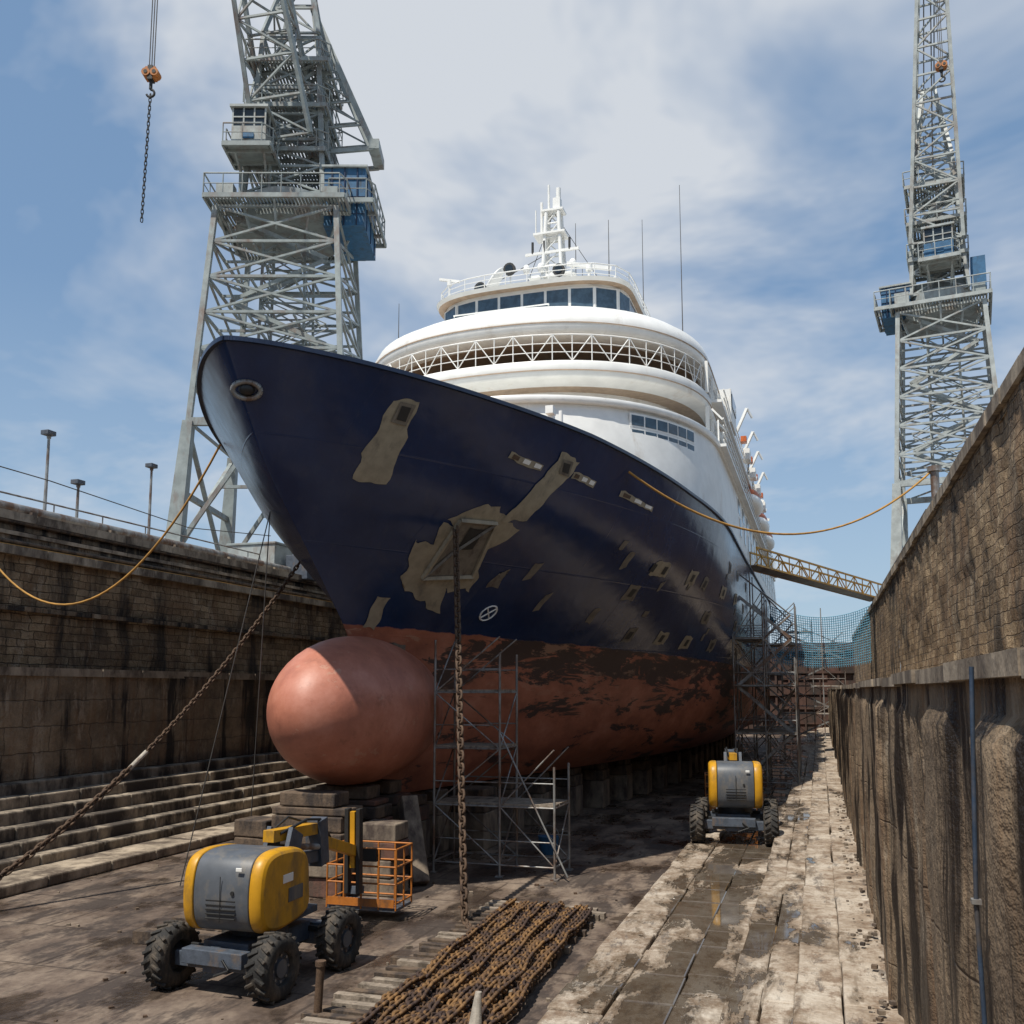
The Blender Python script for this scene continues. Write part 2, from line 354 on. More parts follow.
while y<91.5:
    l=random.uniform(1.4,2.4); l=min(l,91.9-y)
    w.box((-19.5,y+l/2,7.4),(.75,l-.02,.22),'coping')
    w.box((-19.9,y+l/2,7.68),(.7,l-.01,.34),'wall_left_low')
    w.box((-19.95,y+l/2,7.9),(.9,l-.02,.1),'coping')
    w.box((-20.1,y+l/2,8.1),(.8,l-.02,.3),'wall_left_low')
    w.box((-20.1,y+l/2,8.36),(1.1,l-.02,.22),'coping')
    w.box((-19.24,y+l/2,5.95),(.12,l-.03,.12),'wall_left_low'); y+=l
for z,x in((8.22,-19.62),(7.66,-19.48)): w.cyl((x,-14,z),(x,91,z),.06,'timber',8)
w.obj('dock_wall')
st=MB()
for i in range(6):
    x0=-18.2 if i==0 else -18-.0+.36*i-.04; z1=1.78-.27*i; x1=-18+.36*(i+1)
    y=-13
    while y<91:
        l=random.uniform(1.3,2.6)
        st.box(((x0+x1)/2+random.uniform(-.02,.02),y+l/2,z1/2+random.uniform(-.015,.015)),(x1-x0,l-.02,z1),'stepstone'); y+=l
y=-13
while y<91:
    l=random.uniform(1.3,2.4); st.box((-15.35+random.uniform(-.03,.03),y+l/2,.11),(1.05,l-.02,.22),'coping'); y+=l
st.obj('stone_steps',bevel=.035)
st=MB()
def pave_row(x0,x1,zt,lo,hi,jx=.02):
    y=-13+random.random()
    while y<91:
        l=random.uniform(lo,hi)
        st.box(((x0+x1)/2+random.uniform(-jx,jx),y+l/2,zt/2-.05+random.uniform(-.012,.012)),(x1-x0-.006,l-.018,zt+.1),'pave',Matrix.Rotation(random.uniform(-.008,.008),3,'Z')); y+=l
pave_row(-3.1,-2.45,.30,.8,1.6); pave_row(-2.45,-1.75,.285,.7,1.4); pave_row(-1.75,-1.1,.29,.7,1.5)
pave_row(-1.1,-.72,.56,.7,1.6); pave_row(-.72,-.36,.57,.8,1.6)
pave_row(-.36,.1,.86,.8,1.6); pave_row(.1,.66,.9,.9,1.7)
st.obj('stone_walkway',bevel=.024)
gt=MB(); gt.box((-8.5,91,3.95),(24,1.2,8.4),'gate')
for i in range(18): gt.box((-20+i*1.35,90.3,4),(.18,.25,8),'gate')
for z in(1.5,3.5,5.5,7.5): gt.box((-8.5,90.25,z),(23.6,.35,.2),'gate')
gt.obj('dock_gate')
gt=MB(); gt.box((-1.2,84,2.6),(3.6,3.5,5.0),'gate');
for z in(1.2,2.4,3.6,4.8): gt.box((-1.2,82.2,z),(3.6,.12,.12),'gate')
for x in(-2.4,-1.2,0): gt.box((x,82.15,2.6),(.12,.14,4.9),'gate')
gt.obj('steel_caisson')

# ------------------------------------------------------------ ship
def lt(tab,x):
    if x<=tab[0][0]: return tab[0][1:]
    for a,b in zip(tab,tab[1:]):
        if x<=b[0]:
            t=(x-a[0])/(b[0]-a[0]); return [p+(q-p)*t for p,q in zip(a[1:],b[1:])]
    return tab[-1][1:]
TAB=[(1.5,20.0,30,4.8,1.3),(2.2,19.3,28,6.0,1.3),(3.5,18.6,27,6.5,1.25),(5.0,18.3,26,6.65,1.15),(6.5,16.6,24,6.7,1.0),(8.0,14.8,21.5,6.72,.88),(9.86,13.45,20,6.75,.75)]
def tab_s(zn):
    acc=[0]*4;ws=0
    for k in range(-4,5):
        wgt=math.exp(-(k/2.2)**2); r=lt(TAB,min(9.86,max(1.5,zn+k*.17)))
        for i in range(4): acc[i]+=r[i]*wgt
        ws+=wgt
    r=[a/ws for a in acc]; r0=lt(TAB,zn); e=min(1,max(0,min(zn-1.5,9.86-zn)/.7))
    return [q+(p-q)*e for p,q in zip(r,r0)]
ZT=[(13.4,9.86),(18,9.75),(21,9.7),(27,9.4),(40,9.2),(80,9.2)]
XC=-9.5;YE=78.
def ztop(y): return lt(ZT,y)[0]
def hbz(y,zn):
    ys,Ln,B,q=tab_s(zn); s=min(1,max(0,(y-ys)/Ln)); b=B*(1-(1-s)**2)**q
    if y>58: b*=1-.35*((y-58)/20)**2
    return b
def hp(y,z,off=0,side=1):
    def P(y,z):
        zn=1.5+8.36*(z-1.5)/(ztop(y)-1.5); return Vector((XC+hbz(y,zn),y,z))
    p=P(y,z); n=(P(y+.05,z)-P(y-.05,z)).cross(P(y,z+.05)-P(y,z-.05)).normalized()
    if n.x<0: n=-n
    p=p+n*off
    if side<0: p.x=2*XC-p.x; n.x=-n.x
    return p,n
ship=empty('cruise_ship')
hl=MB(); NS=150;NW=48;V=[]
for i in range(NS+1):
    for j in range(NW+1):
        zn=1.5+8.36*j/NW; ys=tab_s(zn)[0]; y=ys+(YE-ys)*(i/NS)**2
        V.append((XC+hbz(y,zn),y,1.5+(ztop(y)-1.5)*j/NW))
F=[(i*(NW+1)+j,(i+1)*(NW+1)+j,(i+1)*(NW+1)+j+1,i*(NW+1)+j+1) for i in range(NS) for j in range(NW)]
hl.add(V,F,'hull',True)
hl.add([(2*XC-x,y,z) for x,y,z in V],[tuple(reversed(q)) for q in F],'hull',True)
bot=[V[i*(NW+1)] for i in range(NS+1)]
for a,b in zip(bot,bot[1:]): hl.add([a,b,(2*XC-b[0],b[1],b[2]),(2*XC-a[0],a[1],a[2])],[(0,3,2,1)],'hull')
tr=[V[NS*(NW+1)+j] for j in range(NW+1)]
for a,b in zip(tr,tr[1:]): hl.add([a,b,(2*XC-b[0],b[1],b[2]),(2*XC-a[0],a[1],a[2])],[(0,1,2,3)],'hull')
o=hl.obj('hull',ship)
dk=MB(); top=[V[i*(NW+1)+NW] for i in range(NS+1)]; dkl=[V[i*(NW+1)+NW-6] for i in range(NS+1)]
for a,b in zip(dkl,dkl[1:]):
    dk.add([(a[0]-.03,a[1],a[2]),(b[0]-.03,b[1],b[2]),(2*XC-b[0]+.03,b[1],b[2]),(2*XC-a[0]+.03,a[1],a[2])],[(0,1,2,3)],'soffit')
for a,b in zip(top,top[1:]):
    for sgn in(1,-1):
        f=lambda p:(XC+sgn*(p[0]-XC),p[1],p[2]+.03)
        if (Vector(a)-Vector(b)).length>.001: dk.beam(f(a),f(b),.14,.08,'navy2')
dk.obj('weather_deck',ship)
bb=MB();vs=[];nu=44;nv=54
for j in range(nv+1):
    t=j/nv
    if t<.5: u=1-math.cos(t*2*math.pi/2); y=15.95+2.65*u; rr=math.sqrt(max(0,1-(1-u)**2)); k2=0
    else: k2=(t-.5)*2; y=18.6+4.2*k2; rr=1-.75*(k2**1.55)
    rx=1.45*rr; rz=1.58*(rr if t<.5 else 1-.5*k2**1.6)
    zc=3.48
    for i in range(nu):
        a=2*math.pi*i/nu; vs.append((XC+rx*math.cos(a),y,zc+rz*math.sin(a)))
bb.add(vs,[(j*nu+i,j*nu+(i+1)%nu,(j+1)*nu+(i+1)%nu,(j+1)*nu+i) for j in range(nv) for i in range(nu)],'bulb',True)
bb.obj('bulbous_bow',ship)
pt=MB()
def patch(cs,mat,off=.012,n=14,jit=.05,side=1,seed=0):
    (a,b,c,d)=[Vector((q[0],q[1],0)) for q in cs]; vs=[]
    for i in range(n+1):
        for j in range(n+1):
            u,v=i/n,j/n; p=(a*(1-u)+b*u)*(1-v)+(d*(1-u)+c*u)*v
            e=min(u,1-u,v,1-v)
            if e<.5/n and jit: p+=Vector((noise.noise(Vector((p.x*3.6,p.y*3.6,seed))),noise.noise(Vector((p.x*3.6,p.y*3.6,seed+9))),0))*jit*1.8
            vs.append(hp(p.x,p.y,off,side)[0])
    pt.add(vs,[(i*(n+1)+j,(i+1)*(n+1)+j,(i+1)*(n+1)+j+1,i*(n+1)+j+1) for i in range(n) for j in range(n)],mat,True)
def ribbon(pts,w_,mat,off=.02):
    for a,b in zip(pts,pts[1:]):
        pa,na=hp(a[0],a[1],off); pb,nb=hp(b[0],b[1],off); pt.beam(pa,pb,w_,w_,mat)
patch([(15.98,9.40),(16.46,9.43),(16.84,7.93),(16.15,7.93)],'primer',jit=.04)
patch([(16.12,9.38),(16.42,9.38),(16.48,9.0),(16.18,9.02)],'primer2',.03,6,0)
patch([(16.18,9.32),(16.36,9.32),(16.42,9.07),(16.24,9.08)],'black',.04,6,0)
patch([(18.54,7.55),(19.2,7.96),(20.5,7.54),(20.1,6.9)],'primer',jit=.07)
patch([(18.54,7.49),(20.1,7.1),(20.6,6.2),(19.2,6.1)],'primer',.016,jit=.07)
patch([(18.25,7.1),(19.3,6.9),(20.19,5.65),(18.75,6.1)],'primer',.02,jit=.08)
patch([(18.85,7.55),(19.75,7.6),(20.3,6.5),(19.1,6.35)],'primer2',.03,jit=.0)
ribbon([(18.85,7.55),(19.75,7.6),(20.3,6.5),(19.1,6.35),(18.85,7.55)],.08,'primer',.05)
ribbon([(19.75,7.6),(19.3,6.9),(19.1,6.35)],.06,'primer2',.06)
patch([(19.2,7.45),(19.6,7.45),(19.7,7.05),(19.35,7.0)],'black',.045,4,.02)
patch([(19.8,7.65),(20.45,7.75),(21.05,9.15),(20.35,9.25)],'primer',.024,jit=.06)
patch([(20.45,9.12),(20.8,9.12),(20.9,8.8),(20.55,8.82)],'primer2',.04,5,0)
patch([(20.5,9.06),(20.74,9.06),(20.82,8.86),(20.6,8.87)],'black',.05,5,0)
patch([(18.4,5.9),(18.7,5.9),(18.8,5.2),(18.45,5.3)],'primer',.02,jit=.05)
patch([(19.3,5.0),(19.8,4.9),(20.2,4.4),(19.6,4.5)],'primer2',.02,jit=.06)
for (y0,z0,y1,z1) in ((18.96,8.9,20.0,8.82),(21.0,8.86,21.9,8.8),(23.0,8.77,24.8,8.66)):
    patch([(y0,z0+.09),(y1,z1+.07),(y1,z1-.06),(y0,z0-.05)],'primer',.02,10,0.03)
    for k in range(3):
        u=k/3+.08; ya=y0+(y1-y0)*u; za=z0+(z1-z0)*u; patch([(ya,za+.06),(ya+(y1-y0)*.2,za+.04),(ya+(y1-y0)*.2,za-.04),(ya,za-.03)],('rust','white2','white2')[k],.03,3,0.01)
random.seed(3)
for y0,z0,s_x in ((26.8,7.3,.5),(29.2,7.3,.38),(30.5,7.25,.3),(33,7.2,.4),(35.5,7.2,.4),(27.7,5.5,.28),(29.7,5.5,.38),(31.7,5.45,.4),(34.2,5.45,.35),(26.2,6.6,.28),(24.9,7.35,.14),(36.5,6.3,.3),(21.1,6.5,.16),(23.0,6.1,.10),(21.9,6.75,.12),(32.2,6.3,.35),(38.5,7.1,.4),(25.3,5.9,.12),(33.5,8.1,.3),(36,8.1,.3),(40,8.1,.3)):
    patch([(y0-s_x,z0+.19),(y0+s_x*.9,z0+.21),(y0+s_x,z0-.17),(y0-s_x*.9,z0-.2)],'primer' if s_x>.36 else 'primer2',.012,7,.05,seed=y0)
    if s_x>.25:
        for q in (-.45,.25) if s_x>.45 else (0,):
            patch([(y0+q-.12,z0+.11),(y0+q+.12,z0+.11),(y0+q+.12,z0-.1),(y0+q-.12,z0-.1)],'black',.02,3,0)
for k in range(9):
    y0=random.uniform(24,38); z0=random.uniform(5.6,8.2); patch([(y0,z0),(y0+.25,z0+.05),(y0+.2,z0-.22),(y0+.02,z0-.2)],'primer2',.011,5,.05,seed=k)
cy,cz_=21.6,5.75
ribbon([(cy+.21*math.cos(i*math.pi/10),cz_+.17*math.sin(i*math.pi/10)) for i in range(21)],.03,'white2',.015)
ribbon([(cy-.13,cz_-.11),(cy+.13,cz_+.11)],.03,'white2',.015); ribbon([(cy-.13,cz_+.11),(cy+.13,cz_-.11)],.03,'white2',.018)
for sd in(1,):
    p,n=hp(14.0,9.15,.0,sd)
    for a in range(16):
        t=a*math.pi/8; t2=t+math.pi/8; e1=n.cross(Vector((0,0,1))).normalized(); e2=e1.cross(n)
        pt.cyl(p+e1*.24*math.cos(t)+e2*.15*math.sin(t)+n*.03,p+e1*.24*math.cos(t2)+e2*.15*math.sin(t2)+n*.03,.05,'steel',6)
    pt.sphere(p,(.14,.14,.1),'black')
pt.obj('paint_patches',ship)
# ------------ superstructure
sup=MB()
def outline(W,Yf,Nn,Yb,n=40,p=2.3):
    pts=[]
    pts.append((XC-W,Yb))
    for i in range(n+1):
        t=math.pi*i/n; c,s=math.cos(t),math.sin(t)
        pts.append((XC-W*(abs(c)**(2/p))*(1 if c>0 else -1),Yf+Nn-Nn*(abs(s)**(2/p))))
    pts.append((XC+W,Yb)); return pts
def loft(mb,rings,mat,cap_top=None,cap_bot=None,smooth=True):
    n=len(rings[0][0]);vs=[]
    for pts,z in rings: vs+=[(x,y,z) for x,y in pts]
    fs=[(k*n+i,k*n+(i+1)%n,(k+1)*n+(i+1)%n,(k+1)*n+i) for k in range(len(rings)-1) for i in range(n)]
    mb.add(vs,fs,mat,smooth)
    if cap_top: mb.add([(x,y,rings[-1][1]) for x,y in rings[-1][0]],[tuple(range(n))],cap_top)
    if cap_bot: mb.add([(x,y,rings[0][1]) for x,y in rings[0][0]],[tuple(range(n-1,-1,-1))],cap_bot)
def along(pts,step,s0=0,s1=None):
    out=[];d=s0;tot=0
    for a,b in zip(pts,pts[1:]):
        a,b=Vector(a),Vector(b);Ln=(b-a).length
        while d<=tot+Ln and (s1 is None or d<s1):
            t=(b-a).normalized(); p=a+t*(d-tot); out.append((p,t,Vector((t.y,-t.x)))); d+=step
        tot+=Ln
    return out
def plen(o): return sum((Vector(a)-Vector(b)).length for a,b in zip(o,o[1:]))
def rail(mb,pts,z,h,step=1.2,mat='white2',r=.025,bars=3,truss=False):
    A=along(pts,step)
    P=[Vector((p.x,p.y,z)) for p,_,_ in A]
    for i,p in enumerate(P):
        mb.cyl(p,p+Vector((0,0,h)),r,mat,5)
        if i:
            q=P[i-1]
            for k in range(bars): 
                zz=Vector((0,0,h*(k+1)/bars)); mb.cyl(q+zz,p+zz,r*(1.3 if k==bars-1 else .8),mat,5,caps=False)
            if truss:
                if i%2: mb.cyl(q,p+Vector((0,0,h)),r,mat,5,caps=False)
                else: mb.cyl(q+Vector((0,0,h)),p,r,mat,5,caps=False)
def windows(mb,pts,z0,z1,step,wd,s0,s1,mat='glass',frame='white2',off=.02):
    for p,t,nn in along(pts,step,s0,s1):
        c=Vector((p.x,p.y,(z0+z1)/2)); T=Vector((t.x,t.y,0)); Nn=Vector((nn.x,nn.y,0))
        if (p+nn*.1-Vector((XC,p.y))).length<(p-Vector((XC,p.y))).length and abs(nn.x)>.5: Nn=-Nn
        rot=Matrix((T,Nn,Vector((0,0,1)))).transposed()
        mb.box(c,(wd+.12,off*2,z1-z0+.12),frame,rot); mb.box(c,(wd,off*2+.03,z1-z0),mat,rot)
loft(sup,[(outline(6.55,24.5,8,74),8.9),(outline(6.62,24.6,8,74),10.4),(outline(6.5,25.0,8,74),12.05)],'white','soffit')
loft(sup,[(outline(6.58,24.8,8,74),12.03),(outline(6.62,24.75,8,74),12.10),(outline(6.6,24.8,8,74),12.22)],'white2','white2','white2')
loft(sup,[(outline(5.5,28.3,6,70),12.2),(outline(5.4,28.5,6,70),13.7)],'white','soffit')
loft(sup,[(outline(5.9,27.9,6,69),13.42),(outline(6.2,27.3,6,69),13.5),(outline(6.25,27.2,6,69),13.56),(outline(6.25,27.2,6,69),13.98),(outline(6.22,27.25,6,69),14.05)],'white','soffit','soffit')
loft(sup,[(outline(5.0,29.8,5.5,68),14.0),(outline(5.0,29.8,5.5,68),15.5)],'soffit')
loft(sup,[(outline(5.75,28.1,6,60),14.9),(outline(6.1,27.5,6.2,60.4),14.97),(outline(6.2,27.3,6.2,60.5),15.1),(outline(6.2,27.3,6.2,60.5),15.45),(outline(6.08,27.5,6.2,60.5),15.8),(outline(5.7,28.2,6,60),16.2),(outline(5.2,29.1,5.8,59),16.45),(outline(4.3,30.3,5,58),16.62)],'white2','white2','soffit')
loft(sup,[(outline(3.5,30.8,2.2,42,p=3.2),16.6),(outline(3.5,30.8,2.2,42,p=3.2),18.0)],'white')
loft(sup,[(outline(3.68,30.5,2.2,43,p=3.2),17.98),(outline(3.73,30.4,2.2,43,p=3.2),18.10)],'white2','white','soffit')
loft(sup,[(outline(5.2,46,2,60,p=4),16.6),(outline(5.2,46,2,60,p=4),18.4)],'white','white')
sup.obj('superstructure',ship)
det=MB()
# seams around the decks
for zz_,off_,W_ in((13.72,27.18,6.265),(15.3,27.28,6.215)):
    o_=outline(W_,off_,6 if zz_<14 else 6.2,66)
    for a,b in zip(o_,o_[1:]): det.beam((a[0],a[1],zz_),(b[0],b[1],zz_),.02,.03,'soffit')
oW=outline(3.5,30.8,2.2,42,p=3.2); tot=plen(oW)
windows(det,oW,17.12,17.82,.86,.76,7.4,tot-4,'bglass')
rail(det,outline(3.62,30.6,2.2,42,p=3.2),18.10,.55,.8,r=.018)
oS=outline(6.18,27.3,6,68); rail(det,oS,14.05,.85,.62,truss=True,r=.020)
det.box((XC-.6,30.1,16.85),(3.4,.05,.32),'bglass'); det.box((XC-.6,30.1,17.03),(3.5,.09,.05),'white2')
o2=outline(5.0,29.8,5.5,66); t2=plen(o2)
windows(det,o2,14.2,14.75,1.6,1.1,4,t2-4,'glass')
o3=outline(5.47,28.35,6,70); t3=plen(o3)
windows(det,o3,12.55,13.1,1.9,.9,4,t3-4,'glass')
o4=outline(6.54,24.87,8,74); t4=plen(o4)
windows(det,o4,11.55,11.85,.5,.44,t4-47.6,t4-44.9,'bglass'); windows(det,o4,11.12,11.42,.5,.44,t4-47.6,t4-44.9,'bglass')
o5=outline(6.6,24.85,8,74)
windows(det,o5,10.2,10.9,2.4,.7,t4-34,t4-2,'glass')
windows(det,o4,11.15,11.75,2.4,.9,t4-34,t4-2,'glass')
for x in(-12,-11,-7.6,-6.4):
    det.cyl((x,24.2,9),(x,24.2,11.4),.06,'white2',8)
det.cyl((-6.3,22.9,9),(-6.3,22.9,10.9),.09,'white2',10); det.box((-6.3,22.8,11.0),(.2,.3,.2),'white2')
for sx in(1,-1):
    y=32
    while y<68:
        x=XC+sx*6.2
        det.beam((x,y,12.2),(x,y,13.5),.12,.12,'white2')
        if y<60: det.beam((x,y,14.0),(x,y,15.1),.10,.10,'white2')
        det.beam((x+sx*.15,y,13.4),(x+sx*.5,y,13.0),.06,.06,'white2'); det.beam((x+sx*.35,y,12.22),(x+sx*.35,y,13.0),.05,.05,'white2')
        y+=1.6
    x=XC+sx*6.72
    for z in(12.3,12.55,12.8,13.05): det.beam((x,32,z),(x,72,z),.035,.045,'white2')
    det.box((XC+sx*6.55,52,12.12),(.5,40,.10),'white2'); det.box((XC+sx*6.3,50,13.98),(.6,34,.10),'white2')
    for z in(14.4,14.7,15.0): det.beam((XC+sx*6.5,35,z),(XC+sx*6.5,66,z),.04,.05,'white2')
    det.box((XC+sx*6.3,37.5,14.8),(.7,2.2,1.3),'white'); det.box((XC+sx*6.67,37.5,15.05),(.03,1.8,.5),'bglass')
    for y in (42,46,50,55): 
        det.beam((XC+sx*6.4,y,15.2),(XC+sx*6.9,y-.2,16.2),.09,.12,'white2'); det.beam((XC+sx*6.9,y-.2,16.2),(XC+sx*7.1,y,15.8),.07,.08,'white2'); det.box((XC+sx*6.65,y+1,15.1),(.25,.5,.25),'orangeboat'); det.box((XC+sx*6.7,y+2,14.6),(.3,.9,.5),'white2')
rail(det,outline(4.6,32,5,58),16.6,.8,1.3,r=.02)
det.obj('railings_and_windows',ship)
lb=MB()
for y in(49,55.5,62):
    for sx in(1,-1):
        x=XC+sx*6.45
        lb.sphere((x,y,13.2),(.65,2.3,.5),'white2',18,12)
        lb.sphere((x,y,13.55),(.55,2.0,.4),'orangeboat',18,12)
        for dy in(-1.8,1.8):
            lb.beam((x-sx*.6,y+dy,12.2),(x-sx*.5,y+dy,15.2),.2,.25,'white2'); lb.beam((x-sx*.5,y+dy,15.2),(x+sx*.3,y+dy,15.0),.16,.16,'white2'); lb.cyl((x+sx*.1,y+dy,15.0),(x,y+dy,13.6),.03,'wire',5)
lb.obj('lifeboats',ship)
ms=MB(); my=35; mz=18.05
for dx in(-.5,.5):
    for dy in(-.4,.4): ms.cyl((XC+dx,my+dy,mz),(XC+dx*.5,my+dy*.5,23.0),.08,'white2',8)
for k in range(8):
    z=mz+.2+k*.6; s=1-.065*k
    for a,b in(((-1,-1),(1,-1)),((1,-1),(1,1)),((1,1),(-1,1)),((-1,1),(-1,-1))):
        ms.cyl((XC+a[0]*.47*s,my+a[1]*.38*s,z),(XC+b[0]*.47*s,my+b[1]*.38*s,z),.035,'white2',5)
        ms.cyl((XC+a[0]*.47*s,my+a[1]*.38*s,z),(XC+b[0]*.43*s,my+b[1]*.34*s,z+.58),.025,'white2',5)
ms.box((XC,my,20.2),(1.9,.9,.08),'white2'); ms.box((XC-.1,my,22.0),(1.3,.8,.08),'white2'); ms.box((XC,my,23.0),(.9,.6,.08),'white2')
ms.beam((XC-.5,my,22.0),(XC-.5,my,23.5),.09,.09,'white2'); ms.box((XC+.15,my,23.3),(.3,.3,.5),'white2')
ms.cyl((XC-.2,my,23.0),(XC-.2,my,24.2),.05,'white2',8); ms.cyl((XC+.2,my,23.4),(XC+.2,my,24.0),.1,'white2',8); ms.cyl((XC-.75,my,22.0),(XC-.75,my,23.2),.03,'white2',6)
ms.beam((XC-1.1,my-.3,21.2),(XC+1.1,my-.3,21.2),.08,.1,'white2')
for x in(-1.0,-.4,.9): ms.sphere((XC+x,my-.5,20.5),(.15,.15,.2),'white2'); ms.cyl((XC+x*.8,my-.3,21.2),(XC+x*.8,my-.3,21.7),.05,'black',6)
for (x,z) in((-.95,19.7),(.95,19.4),(-2.1,19.1)):
    ms.cyl((XC+x,my-2.9,z-.2),(XC+x,my-2.75,z-.2),.23,'black',14); ms.cyl((XC+x,my-2.92,z-.2),(XC+x,my-2.9,z-.2),.15,'glass',14); ms.beam((XC+x,my-2.7,mz),(XC+x,my-2.7,z-.2),.06,.06,'white2')
ms.cyl((XC+1.9,33,mz),(XC+1.9,33,19.5),.06,'white2'); ms.beam((XC+1.1,32.8,19.7),(XC+2.7,33.2,19.45),.12,.14,'white2'); ms.cyl((XC+1.9,33,19.4),(XC+1.9,33,19.65),.14,'white2')
ms.beam((XC+1.4,34.5,19.1),(XC+2.6,34.5,19.7),.08,.08,'white2')
ms.cyl((XC-3.2,31.8,mz),(XC-3.2,31.8,19.2),.04,'white2'); ms.beam((XC-3.6,31.8,19.3),(XC-2.8,31.8,19.1),.09,.09,'white2'); ms.cyl((XC-3.2,31.8,19.0),(XC-3.2,31.8,19.2),.1,'white2')
ms.cyl((XC-1.9,33,mz),(XC-1.9,33,19.2),.07,'white2')
Rm=Matrix.Rotation(R(35),3,'Y'); ms.sphere((XC-1.8,32.9,19.4),(.12,.4,.65),'white2',16,10,Rm)
ms.sphere((XC-.9,33.2,18.6),.30,'white2'); ms.sphere((XC-2.5,32.4,18.5),.24,'white2'); ms.box((XC+.4,32.6,18.35),(.45,.45,.45),'white2')
for (x,y,z0,h) in((2.9,31.8,mz,2.6),(3.4,36,mz,4.6),(5.3,33,16.2,6.0),(-3.4,34,mz,1.2),(1.4,34,mz,2),(4.4,40,16.6,3),(-4.9,31,16.3,1.9),(.9,35,20.2,2.2)):
    ms.cyl((XC+x,y,z0),(XC+x,y,z0+h),.02,'wire',5,r2=.01)
ms.path(sag((XC,my,23.0),(XC+3.5,42,mz),.1,4),.015,'wire',4); ms.path(sag((XC,my,23.0),(XC-3.5,38,mz),.1,4),.015,'wire',4); ms.path(sag((XC-.5,my,21.2),(XC-3.4,32,mz+.3),.1,4),.015,'wire',4)
ms.box((XC,56,19.2),(4.2,6,2.4),'white'); ms.box((XC,56,20.6),(3.6,5,.4),'navy2')
ms.obj('mast_and_aerials',ship)
kb=MB()
def blk(x,y,w_,l_,h_,m1,m2):
    kb.box((x,y,h_*.3),(w_,l_,h_*.6),m1); kb.box((x+.02,y,h_*.6+h_*.12),(w_*.96,l_*.92,h_*.24-.02),m2); kb.box((x-.01,y+.02,h_*.84+h_*.075),(w_*.9,l_*.9,h_*.15-.01),'timber')
def jr(a=.03): return Matrix.Rotation(random.uniform(-a,a),3,'Z')
for y in(16.9,18.3,19.4): 
    hgt=0
    while hgt<1.62:
        t_=random.choice([.26,.3,.38]); t_=min(t_,1.66-hgt) if 1.66-hgt>.1 else .1
        kb.box((XC+random.uniform(-.08,.08),y+random.uniform(-.04,.04),hgt+t_/2),(random.uniform(1.3,1.8),random.uniform(.65,.85),t_-.015),random.choice(['redblock','redblock','timber','conc']),jr()); hgt+=t_
    kb.box((XC,y,1.8),(1.2,.6,.26),'timber')
for dx,yy in((-1.25,17.0),(1.3,17.3)):
    hgt=0
    for k in range(4): kb.box((XC+dx+random.uniform(-.06,.06),yy,hgt+.17),(.75,.65,.325),random.choice(['redblock','timber','conc']),jr(.06)); hgt+=.34
for x in(-.9,1.2): kb.beam((XC+x*1.4,18.2,0),(XC+x*.9,18.9,1.6),.35,.45,'conc')
y=20.8
while y<74:
    blk(XC,y,1.3,.85,1.48,'conc','redblock' if random.random()<.3 else 'conc'); y+=1.35
for sx in(-1,1):
    y=23
    while y<70:
        xx=XC+sx*max(1.1,min(3.4,hbz(y,1.5)*.75)); blk(xx,y,.9,1.1,1.48,'conc','timber')
        if random.random()<.6: kb.beam((xx+sx*.2,y+.7,.0),(xx+sx*.2,y+.7,1.4),.25,.3,'timber')
        y+=2.3
kb.obj('keel_blocks',bevel=.025)

# ------------------------------------------------------------ chains, ropes
c=MB(); p0=hp(18.85,7.4,.1)[0]; chain(c,[p0,(-5.75,15.3,.08)],.19,.12,.026,'rust')
chain(c,[(-5.75,15.3,.06),(-5.3,14.6,.05),(-5.0,14.0,.12)],.19,.12,.026,'rust')
c.obj('anchor_chain')
c=MB(); a=hp(19.6,6.9,.1,-1)[0]; P=sag(a,(-14.4,13.0,.1),.8,20)
chain(c,P[11:],.17,.11,.024,'rust'); chain(c,P[:11],.15,.08,.018,'rust'); c.path(P[10:12],.05,'ropew',8)
chain(c,[(-14.4,13,.08),(-15.6,12.2,.28),(-17,11.4,.3)],.17,.11,.024,'rust')
c.obj('mooring_chain')
r_=MB(); a=hp(22.9,9.3,.05)[0]; r_.path(sag(a,(3.3,29.5,10.2),1.7,30),.03,'rope')
r_.obj('mooring_rope')
r_=MB(); r_.path(sag((-19.9,18,7.95),hp(17.5,9.3,.05,-1)[0],2.7,30),.025,'rope'); r_.obj('mooring_rope.001')
r_=MB(); r_.path([(-19.4,y,7.56+.02*math.sin(y)) for y in range(-2,60,3)],.02,'rope',5); r_.obj('safety_rope')
b_=MB(); b_.cyl((0,0,0),(0,0,1.5),.12,'steel',12); b_.cyl((0,0,1.5),(0,0,1.65),.2,'steel',12); b_.box((0,0,.05),(.6,.6,.1),'steel'); b_.box((.3,.4,.55),(.5,.7,1.0),'crane2'); b_.obj('mooring_post',loc=(3.4,29.5,8.7))
r_=MB(); 
for x,y in((-11.6,17.9),(-12.3,16.6)): r_.path([hp(17.0,7.6,.02,-1)[0],(x,y,.02)],.014,'wire',4)
r_.obj('tag_lines')

